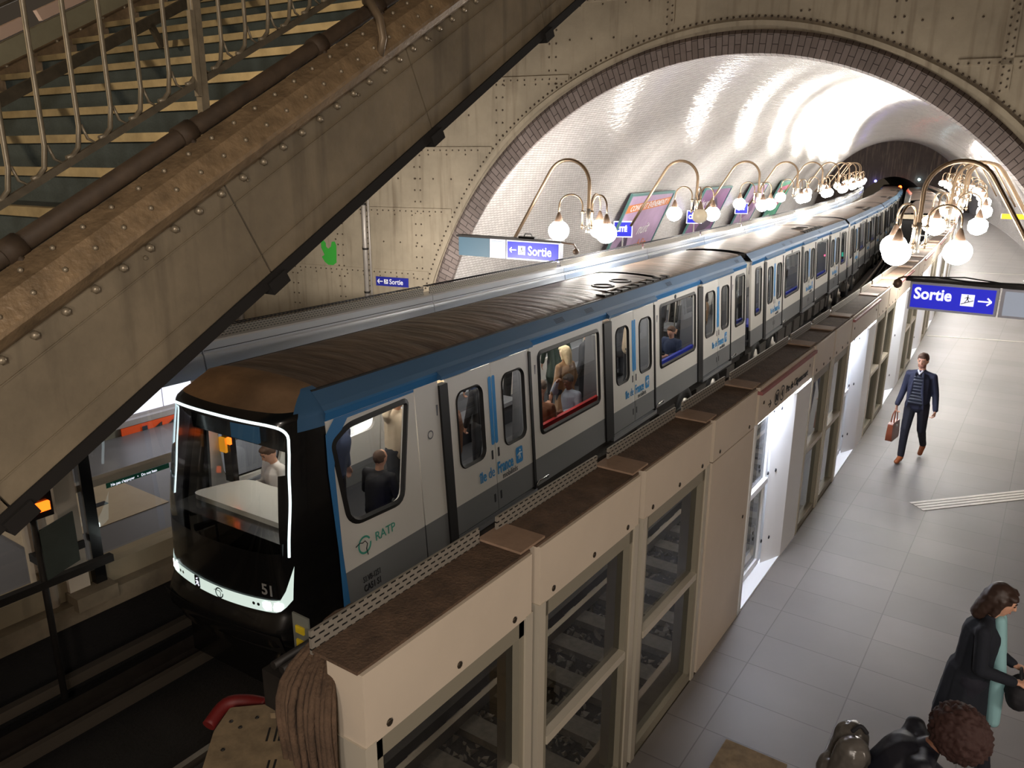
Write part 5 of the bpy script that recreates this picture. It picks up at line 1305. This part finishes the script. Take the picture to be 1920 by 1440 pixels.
def person(label, loc, rz, J, top, legs, shoe, hair, vox=.016, skin=None, coat_len=0, female=False, hairstyle='short', hands='open', group=None, lower=True, hat=None):
    """J: joint positions in metres, local frame x right, y forward, z up"""
    sk = skin or skin_m
    t = empty('person', loc, rz); tag(t, label, 'person', group)
    g = {k: Vector(v) for k, v in J.items()}
    P_ = g['pelvis']; Ch = g['chest']; N_ = g['neck']; H_ = g['head']
    up = (H_-N_).normalized(); fwd = g.get('look', Vector((0, 1, 0))).normalized(); rt = fwd.cross(up).normalized(); fwd = up.cross(rt).normalized()
    HR = Matrix((rt, fwd, up)).transposed()
    hp = lambda x, y, z: H_+HR @ Vector((x, y, z))
    k_ = .92 if female else 1
    bm = BM()
    ball(bm, H_, 1, (.074, .092, .105), 3, R=HR); ball(bm, hp(0, .022, -.05), 1, (.056, .068, .062), 2, R=HR); ball(bm, hp(0, .052, -.092), 1, (.026, .026, .022), 2, R=HR)
    cap(bm, hp(0, .088, .012), hp(0, .104, -.022), .009, .013); ball(bm, hp(0, .082, -.055), 1, (.022, .014, .010), 2, R=HR)
    for q in (-1, 1): ball(bm, hp(q*.074, -.005, -.005), 1, (.010, .02, .03), 2, R=HR); ball(bm, hp(q*.03, .076, .028), 1, (.020, .012, .010), 2, R=HR)
    cap(bm, N_+Vector((0, 0, -.03)), H_-up*.06, .054*k_, .052*k_)
    cap(bm, P_+(Ch-P_)*.1, Ch, .115*k_, .125*k_, 1.2); cap(bm, P_-Vector((.05, 0, 0)), P_+Vector((.05, 0, 0)), .1, .1)
    for q, S_ in ((-1, 'l'), (1, 'r')):
        sh_, el, wr = g['sh'+S_], g['el'+S_], g['wr'+S_]
        cap(bm, Ch, sh_, .08, .050*k_); cap(bm, sh_, el, .046*k_, .038*k_); cap(bm, el, wr, .040*k_, .026*k_)
        hd_ = g.get('hd'+S_, (wr-el).normalized()).normalized(); fn = g.get('pn'+S_, Vector((q, 0, 0))); fn = (fn-hd_*fn.dot(hd_)).normalized(); sd = hd_.cross(fn).normalized()
        pc = wr+hd_*.055
        # palm as flattened block, five separate fingers
        for a in (-.026, -.009, .009, .026): cap(bm, wr+hd_*.01+sd*a*.6, wr+hd_*.09+sd*a, .015, .013, n=8)
        curl = 1.0 if hands == 'grip' else .45
        for a, ln in ((-.029, .062), (-.010, .078), (.010, .074), (.029, .06)):
            b0 = wr+hd_*.095+sd*a; d1 = (hd_*math.cos(curl*.8)-fn*math.sin(curl*.8)); b1 = b0+d1*ln*.5; d2 = (hd_*math.cos(curl*1.8)-fn*math.sin(curl*1.8)); b2 = b1+d2*ln*.5
            cap(bm, b0, b1, .0092, .0085, n=8); cap(bm, b1, b2, .0085, .0072, n=8)
        ths = 1 if (sd.y > 0) == True else -1
        b0 = wr+hd_*.03+sd*ths*.028; b1 = b0+(hd_*.7+sd*ths*.6-fn*.3).normalized()*.04; b2 = b1+(hd_*.9+sd*ths*.1-fn*.4).normalized()*.03
        cap(bm, b0, b1, .012, .010, n=8); cap(bm, b1, b2, .010, .008, n=8)
        if lower:
            hi, kn, an = g['hi'+S_], g['kn'+S_], g['an'+S_]
            cap(bm, hi, kn, .085*k_, .055*k_); cap(bm, kn, an, .052, .036); cap(bm, an+Vector((0, -.02, -.03)), g['to'+S_], .035, .028)
    meld('body', bm, sk, t, vox if vox < .01 else .0125, 2)
    # eyes, brows, mouth
    if vox < .014:
        bm = BM()
        for q in (-1, 1): ball(bm, hp(q*.030, .083, .012), 1, (.013, .007, .008), 2, R=HR)
        link('eyes', bm, mat('eye_dark', (44, 34, 30), .3), t)
        bm = BM()
        for q in (-1, 1): cap(bm, hp(q*.014, .090, .031), hp(q*.046, .080, .033), .005, .004, n=6)
        link('eyebrows', bm, hair, t)
        bm = BM(); cap(bm, hp(-.018, .088, -.056), hp(.018, .088, -.056), .005, .005, n=6); link('lips', bm, mat('lips', (150, 84, 78), .5), t)
    # hair
    bm = BM()
    if hairstyle == 'short':
        ball(bm, hp(0, -.018, .030), 1, (.082, .092, .092), 3, R=HR); ball(bm, hp(0, .045, .082), 1, (.058, .045, .028), 2, R=HR)
    elif hairstyle == 'bald': ball(bm, hp(0, -.028, .012), 1, (.076, .082, .090), 3, R=HR)
    elif hairstyle == 'curly': ball(bm, hp(0, -.02, .035), 1, (.158, .165, .15), 4, R=HR)
    elif hairstyle == 'long':
        ball(bm, hp(0, -.02, .028), 1, (.09, .098, .096), 3, R=HR); cap(bm, hp(0, -.05, .0), hp(0, -.07, -.17), .075, .055, 1.25); ball(bm, hp(.05, .04, .075), 1, (.05, .04, .03), 2, R=HR); ball(bm, hp(-.04, .04, .075), 1, (.05, .04, .03), 2, R=HR)
        for q in (-1, 1): cap(bm, hp(q*.075, .0, .02), hp(q*.07, .0, -.10), .028, .024)
    elif hairstyle == 'bun':
        ball(bm, hp(0, -.02, .028), 1, (.084, .094, .094), 3, R=HR); ball(bm, hp(0, -.11, .03), 1, (.05, .045, .05), 2, R=HR)
    meld('hair', bm, hair, t, .011, 1, (.05, .022) if hairstyle == 'curly' else (.012, .03))
    # upper garment
    tm, tr = top
    bm = BM(); e = .018
    cap(bm, P_+(Ch-P_)*.05, Ch+(N_-Ch)*.15, .125*k_+e, .130*k_+e, 1.22); cap(bm, Ch, N_-Vector((0, 0, .035)), .11, .062, 1.1)
    if coat_len: cap(bm, P_+Vector((0, -.02, 0)), P_+Vector((0, -.03, -coat_len)), .150, .19, 1.12)
    else: cap(bm, P_-Vector((0, 0, .03)), P_+Vector((0, 0, .1)), .14*k_, .13, 1.2)
    for S_ in 'lr':
        sh_, el, wr = g['sh'+S_], g['el'+S_], g['wr'+S_]
        cap(bm, Ch+Vector((0, 0, .02)), sh_, .09, .054*k_); cap(bm, N_-Vector((0, 0, .055)), sh_+Vector((0, 0, .004)), .058, .050*k_); cap(bm, sh_, el, .058*k_, .048*k_+e*.3)
        if tr != 'tee': cap(bm, el, wr-(wr-el)*.06, .047*k_+e*.3, .036*k_+e*.3)
        else: pass
    if tr == 'tee':
        pass
    meld('top' if tr != 'coat' else 'coat', bm, tm, t, vox, 3, (.006, .08))
    if lower and legs:
        bm = BM(); cap(bm, P_-Vector((.06, 0, .02)), P_+Vector((.06, 0, -.02)), .118, .118)
        for S_ in 'lr':
            hi, kn, an = g['hi'+S_], g['kn'+S_], g['an'+S_]
            cap(bm, hi, kn, .096*k_, .068*k_); cap(bm, kn, an+(kn-an)*.05, .066*k_, .052)
        meld('trousers', bm, legs, t, vox, 2, (.006, .07))
        for S_ in 'lr':
            an, to = g['an'+S_], g['to'+S_]
            bm = BM(); cap(bm, an+Vector((0, 0, -.005)), an+(to-an)*.12+Vector((0, 0, -.03)), .046, .045); cap(bm, an+(to-an)*-.15+Vector((0, 0, -.03)), to, .040, .034, 1.15)
            meld('shoe', bm, shoe, t, .011, 2)
    return t, g, hp
def stand(lean=0, h=1.0, step=0, arm=0):
    return dict(pelvis=(0, 0, .95*h), chest=(0, lean*.35, 1.28*h), neck=(0, lean*.55, 1.49*h), head=(0, .02+lean*.7, 1.635*h), shl=(-.175, lean*.5, 1.395*h), shr=(.175, lean*.5, 1.395*h),
        ell=(-.25, lean*.3-.02, 1.14*h), elr=(.25, lean*.3-.02, 1.14*h), wrl=(-.26, .06+arm, .90*h), wrr=(.26, .06+arm, .90*h), hil=(-.09, 0, .93*h), hir=(.09, 0, .93*h), knl=(-.10, .02+step, .5*h), knr=(.10, .02-step*.4, .5*h),
        anl=(-.10, step*1.2, .085), anr=(.10, -step, .085), tol=(-.11, .15+step*1.2, .035), tor=(.11, .15-step, .035))
def sit(h=1.0, phone=False):
    d = dict(pelvis=(0, 0, .52), chest=(0, .03, .84), neck=(0, .05, 1.05), head=(0, .09, 1.19), look=(0, 1, -.35), shl=(-.19, .05, .99), shr=(.19, .05, .99), ell=(-.24, .08, .72), elr=(.24, .08, .72), wrl=(-.12, .30, .68), wrr=(.12, .30, .68),
        hil=(-.09, .05, .50), hir=(.09, .05, .50), knl=(-.11, .46, .50), knr=(.11, .46, .50), anl=(-.11, .46, .09), anr=(.11, .46, .09), tol=(-.12, .6, .035), tor=(.12, .6, .035))
    if h != 1: d = {k: (v[0], v[1], v[2]-(1-h)*1.2*min(1, v[2])) if k != 'look' else v for k, v in d.items()}
    if phone: d.update(wrl=(-.05, .30, .80), wrr=(.07, .30, .80), hdl=Vector((.3, .9, .2)), hdr=Vector((-.3, .9, .2)), pnl=Vector((0, .2, -1)), pnr=Vector((0, .2, -1)), look=(0, 1, -.8), head=(0, .12, 1.18))
    return d
navy = mat('navy_wool', (36, 40, 62), .8); navy_dk = mat('navy_trousers', (24, 25, 38), .85); brown_leather = mat('tan_leather', (150, 82, 44), .45); brown_bag = mat('brown_bag_leather', (126, 62, 36), .35, coat=.2)
hair_brown = mat('hair_brown', (78, 54, 40), .7); hair_dark = mat('hair_dark', (40, 30, 28), .7); hair_red = mat('hair_dark_auburn', (52, 28, 24), .8); hair_blond = mat('hair_blond', (226, 204, 164), .6); hair_grey = mat('hair_grey_brown', (110, 92, 80), .7)
black_cloth = mat('black_cloth', (26, 26, 32), .8); teal_cloth = mat('pale_teal_cloth', (140, 184, 190), .7); white_cloth = mat('white_tshirt', (224, 218, 214), .8); camel = mat('camel_coat', (150, 116, 84), .8); grey_cloth = mat('grey_denim', (150, 156, 170), .8)
char_cloth = mat('charcoal_cloth', (62, 64, 70), .8); rust_cloth = mat('brown_cloth', (128, 84, 58), .8); blue_cloth = mat('dark_blue_jacket', (44, 56, 84), .8); cream_cloth = mat('cream_cloth', (214, 196, 170), .8); orange_cloth = mat('orange_scarf', (214, 110, 60), .8)
# walking man: faces the camera
Jm = dict(pelvis=(0, 0, .96), chest=(0, .03, 1.30), neck=(0, .03, 1.51), head=(.0, .06, 1.655), look=(0, 1, -.28), shl=(-.175, .02, 1.41), shr=(.175, .02, 1.41), ell=(-.235, .0, 1.13), elr=(.235, -.05, 1.13), wrl=(-.29, .10, .90), wrr=(.28, .06, .88),
    hil=(-.09, 0, .93), hir=(.09, 0, .93), knl=(-.10, -.06, .50), knr=(.09, .14, .52), anl=(-.09, -.36, .17), anr=(.08, .22, .09), tol=(-.09, -.24, .045), tor=(.09, .38, .035), hdr=Vector((.0, .05, -1)), hdl=Vector((.05, .15, -1)), pnr=Vector((1, 0, 0)), pnl=Vector((-1, 0, 0)))
man, gm_, hp_ = person('man walking in navy suit over quilted vest, carrying a brown briefcase', (-1.42, 13.4, 0), PI-.12, Jm, (navy, 'jacket'), navy_dk, brown_leather, hair_brown, vox=.0085, hands='grip')
bm = BM()
for q in range(9):
    z = 1.40-.052*q; wd = .050+.028*min(1, q/3)+.02*(q/8); cap(bm, (-wd, .158-.0*q, z), (wd, .158, z), .026, .026, n=8)
meld('quilted_vest', bm, mat('quilted_navy', (24, 30, 46), .35, coat=.2), man, .0085, 1)
bm = BM(); cap(bm, (-.03, .115, 1.50), (.0, .15, 1.45), .016, .012); cap(bm, (.03, .115, 1.50), (.0, .15, 1.45), .016, .012); meld('shirt_collar', bm, mat('shirt_collar_white', (230, 230, 236), .6), man, .008, 1)
bm = BM(); ball(bm, hp_(0, .034, -.068), 1, (.060, .064, .050), 3, R=Matrix.Rotation(-.28, 3, 'X')); meld('beard', bm, mat('short_beard', (128, 84, 66), .8), man, .009, 1)
# lapels
bm = BM()
for q in (-1, 1): cap(bm, (q*.055, .150, 1.46), (q*.085, .165, 1.18), .022, .028); cap(bm, (q*.085, .165, 1.18), (q*.12, .15, .90), .028, .02)
meld('lapels', bm, navy, man, .009, 1)
bag = empty('briefcase', man.matrix_basis @ Vector((0, 0, 0)), PI-.12)
M_ = Matrix.Translation((-1.42, 13.4, 0)) @ Matrix.Rotation(PI-.12, 4, 'Z'); bag.location = M_ @ Vector((.285, .07, .30)); tag(bag, 'brown leather briefcase hanging from the walking man hand', 'briefcase')
bm = BM(); pr = [(-.19, 0), (.19, 0), (.20, .12), (.18, .30), (-.18, .30), (-.20, .12)]; pr2 = rpoly(pr, .03, 3)
slab(bm, pr2, lambda a, b: Vector((-.05+.012*(b/.3), a, b)), lambda a, b: Vector((.05-.012*(b/.3), a, b))); link('bag_body', bm, brown_bag, bag)
for q in (-1, 1):
    bm = BM(); tube(bm, catmull([(q*.02, -.09, .29), (q*.015, -.07, .42), (0, 0, .485), (q*.015, .07, .42), (q*.02, .09, .29)]), .009, 8); link('handle', bm, brown_bag, bag)
bm = BM(); box(bm, -.055, .055, -.03, .03, .22, .25); link('clasp', bm, steel, bag)
# woman walking to the right in long dark coat
Jw = dict(pelvis=(0, 0, .93), chest=(0, .02, 1.24), neck=(0, .05, 1.44), head=(0, .10, 1.575), look=(0, 1, -.35), shl=(-.17, .02, 1.37), shr=(.17, .02, 1.37), ell=(-.22, .04, 1.10), elr=(.22, .04, 1.10), wrl=(-.12, .26, 1.02), wrr=(.12, .26, 1.02),
    hil=(-.09, 0, .9), hir=(.09, 0, .9), knl=(-.09, .12, .49), knr=(.09, -.04, .48), anl=(-.09, .2, .09), anr=(.09, -.28, .12), tol=(-.09, .34, .035), tor=(.09, -.16, .04), hdl=Vector((.4, .9, 0)), hdr=Vector((-.4, .9, 0)), pnl=Vector((0, 0, 1)), pnr=Vector((0, 0, 1)))
wom, gw_, hpw = person('woman in long dark navy coat and pale teal scarf walking right with a black bag', (-.02, 6.12, 0), -PI/2+.05, Jw, (mat('dark_navy_coat', (16, 22, 34), .85), 'coat'), navy_dk, black_cloth, mat('hair_dark_brown', (54, 38, 32), .5), vox=.009, coat_len=.40, female=True, hairstyle='long', hands='grip')
bm = BM(); cap(bm, (-.02, .115, 1.42), (-.03, .15, 1.15), .045, .05); cap(bm, (.03, .115, 1.42), (.04, .17, 1.0), .04, .05); cap(bm, (.0, .16, 1.0), (.0, .19, .58), .06, .05); meld('scarf', bm, teal_cloth, wom, .010, 2)
hb = empty('handbag', (.30, 6.12, .86)); tag(hb, 'black handbag held in front of the woman in the dark coat', 'bag')
bm = BM(); ball(bm, (0, 0, .03), 1, (.10, .14, .13), 3); meld('bag_body', bm, black_cloth, hb, .012, 2, (.02, .05))
bm = BM(); tube(bm, catmull([(0, -.08, .12), (-.02, -.05, .2), (-.02, .05, .2), (0, .08, .12)]), .010, 8); link('handle', bm, black_cloth, hb)
# person with curly hair bowing over a bag, backpack behind
Jc = dict(pelvis=(0, -.1, .93), chest=(0, .06, 1.22), neck=(0, .19, 1.39), head=(0, .31, 1.465), look=(0, .6, -1), shl=(-.19, .14, 1.35), shr=(.19, .14, 1.35), ell=(-.25, .24, 1.06), elr=(.25, .24, 1.06), wrl=(-.10, .46, 1.0), wrr=(.10, .46, 1.0),
    hil=(-.09, -.1, .9), hir=(.09, -.1, .9), knl=(-.1, -.02, .5), knr=(.1, -.06, .5), anl=(-.1, -.1, .09), anr=(.1, -.1, .09), tol=(-.11, .05, .035), tor=(.11, .05, .035), hdl=Vector((.2, 1, -.1)), hdr=Vector((-.2, 1, -.1)), pnl=Vector((0, 0, 1)), pnr=Vector((0, 0, 1)))
cur, gc_, hpc = person('person with large curly dark hair bowing head, black jacket, at the bottom right', (-.33, 4.42, 0), -PI/2+.25, Jc, (mat('black_jacket', (18, 20, 32), .6), 'jacket'), black_cloth, black_cloth, hair_red, vox=.009, hairstyle='curly', skin=skin_d, hands='grip')
bp_ = empty('backpack', (-.56, 4.36, .98), -PI/2+.25); tag(bp_, 'shiny dark grey backpack on the back of the curly haired person', 'backpack')
bm = BM(); cap(bm, (-.07, -.02, .0), (-.07, .03, .28), .10, .10); cap(bm, (.07, -.02, .0), (.07, .03, .28), .10, .10); ball(bm, (0, -.08, .06), 1, (.12, .07, .1), 3); meld('pack_body', bm, mat('shiny_grey_nylon', (88, 84, 80), .28, .1), bp_, .010, 2, (.015, .06))
bm = BM(); tube(bm, catmull([(0, .02, .37), (0, .06, .42), (0, .10, .38)]), .012, 8); link('grab_loop', bm, black_cloth, bp_)
tote = empty('tote_bag', (.17, 4.62, .92), .3); tag(tote, 'white bag held open under the curly haired person hands', 'bag')
bm = BM(); cap(bm, (-.1, -.03, 0), (.12, .03, .02), .07, .06); meld('bag_body', bm, mat('off_white_bag', (206, 204, 186), .5), tote, .011, 2, (.02, .06))
# passengers
def inside(label, x, s_, rz, J, *a, **k):
    p = CAR1 @ Vector((x, s_, .02)); return person(label, p, rz+.037, J, *a, group=None, **k)
t_, g_, h_ = inside('seated man in white t-shirt looking at his phone behind the windscreen', -.58, 1.40, PI-.2, sit(phone=True), (white_cloth, 'shirt'), char_cloth, black_cloth, hair_brown, vox=.010, hands='grip')
ph = empty('phone', CAR1 @ Vector((-.36, 1.18, .86)), .2); bm = BM(); box(bm, -.035, .035, -.07, .07, 0, .01); o = link('phone', bm, black); bpy.data.objects.remove(ph); o.matrix_world = CAR1 @ Matrix.Translation((-.53, 1.02, .86)); tag(o, 'small black phone in the hands of the man in white t-shirt', 'phone')
def hand_up(J, side='r', z=1.75, y=.2):
    J = dict(J); J['el'+side] = (.30 if side == 'r' else -.30, .12, 1.50); J['wr'+side] = (.22 if side == 'r' else -.22, y, z); J['hd'+side] = Vector((0, .1, 1)); return J
inside('short-haired passenger in black jacket seen through the front side window', .52, 1.95, .1, sit(.93), (black_cloth, 'jacket'), black_cloth, black_cloth, hair_brown, hairstyle='bald')
inside('dark-haired passenger in dark blue jacket behind the front side window', .02, 1.75, -1.2, stand(.2), (blue_cloth, 'jacket'), black_cloth, black_cloth, hair_dark, hairstyle='long')
inside('standing passenger in cream shirt holding the pole by the front door', .15, 2.75, -1.6, hand_up(stand(.05)), (cream_cloth, 'shirt'), char_cloth, black_cloth, hair_dark, hands='grip')
inside('standing passenger in long charcoal coat behind the first door', .45, 3.1, 1.3, stand(0, .98), (char_cloth, 'coat'), black_cloth, black_cloth, hair_brown, coat_len=.3)
inside('passenger in brown coat with long blond hair behind the first door', .1, 3.7, 2.6, stand(0, .97), (rust_cloth, 'coat'), char_cloth, black_cloth, hair_blond, hairstyle='long', coat_len=.3)
inside('passenger in dark jacket holding the pole behind the second door leaf', .5, 4.25, 1.2, hand_up(stand(0), 'r', 1.3, .3), (black_cloth, 'jacket'), char_cloth, black_cloth, hair_dark, hands='grip')
inside('standing passenger in white top far side of the first door', -.5, 3.4, -.8, hand_up(stand(0)), (white_cloth, 'shirt'), char_cloth, black_cloth, hair_dark, hands='grip')
inside('young passenger with dark cap and charcoal hoodie looking out of the large window', .32, 5.72, -1.2, dict(sit(), look=Vector((0, 1, -.1))), (char_cloth, 'hoodie'), black_cloth, black_cloth, hair_dark, vox=.012)
inside('woman with blond hair and camel coat, back turned, in the large window', .55, 6.62, 1.4, stand(0, .92), (camel, 'coat'), char_cloth, black_cloth, hair_blond, hairstyle='long', coat_len=.3, vox=.012)
inside('seated passenger with grey-brown hair and brown jacket in the large window', .74, 5.45, .2, sit(.93, phone=True), (rust_cloth, 'jacket'), char_cloth, black_cloth, hair_grey, vox=.012)
inside('seated passenger in pale grey jacket with hand to face in the large window', .72, 6.55, 2.9, dict(sit(.9), elr=(.22, .22, .85), wrr=(.10, .26, 1.05)), (grey_cloth, 'jacket'), char_cloth, black_cloth, hair_dark, skin=skin_d, vox=.012, hands='grip')
inside('standing passenger in dark blue jacket beyond the large window', -.5, 5.6, .6, hand_up(stand(0)), (blue_cloth, 'jacket'), char_cloth, black_cloth, hair_dark, hands='grip')
inside('passenger in grey jacket and red cap behind the third door leaf', .35, 7.8, 1.6, stand(0), (char_cloth, 'jacket'), black_cloth, black_cloth, mat('red_cap', (170, 60, 50), .7))
inside('passenger in dark coat behind the fourth door leaf', .3, 8.75, 2.2, stand(0, .96), (black_cloth, 'coat'), black_cloth, black_cloth, hair_grey, coat_len=.3)
inside('passenger with orange scarf and beige jacket in the second large window', .2, 10.0, -.8, stand(.1, .95), (cream_cloth, 'jacket'), char_cloth, black_cloth, hair_brown, hairstyle='long')
inside('passenger in grey overcoat standing beyond the second large window', -.35, 10.7, 1.1, stand(0), (char_cloth, 'coat'), char_cloth, black_cloth, hair_dark, coat_len=.3)
inside('passenger with pale scarf behind the third doorway of the first car', .45, 12.6, 1.4, stand(0), (char_cloth, 'jacket'), black_cloth, black_cloth, hair_dark)
inside('passenger in camel jumper behind the last door leaf of the first car', .5, 13.6, 2.0, stand(0, .95), (camel, 'jumper'), char_cloth, black_cloth, hair_dark, hairstyle='long')

inside('passenger in dark green coat with pale hair beyond the second doorway', -.45, 8.1, .8, stand(0, .97), (mat('dark_green_coat', (44, 60, 52), .8), 'coat'), char_cloth, black_cloth, hair_blond, hairstyle='long', coat_len=.3)
inside('seated passenger in blue shirt under the second large window', .74, 11.1, 2.9, sit(.93), (blue_cloth, 'shirt'), char_cloth, black_cloth, hair_brown)
inside('passenger in brown jacket with grey-brown hair close behind the first door leaf', .72, 3.2, 1.8, stand(0, .96), (rust_cloth, 'jacket'), char_cloth, black_cloth, hair_grey)
inside('passenger in charcoal hoodie on the far side of the third doorway', -.4, 13.2, -1.2, hand_up(stand(0)), (char_cloth, 'hoodie'), black_cloth, black_cloth, hair_dark, hands='grip')
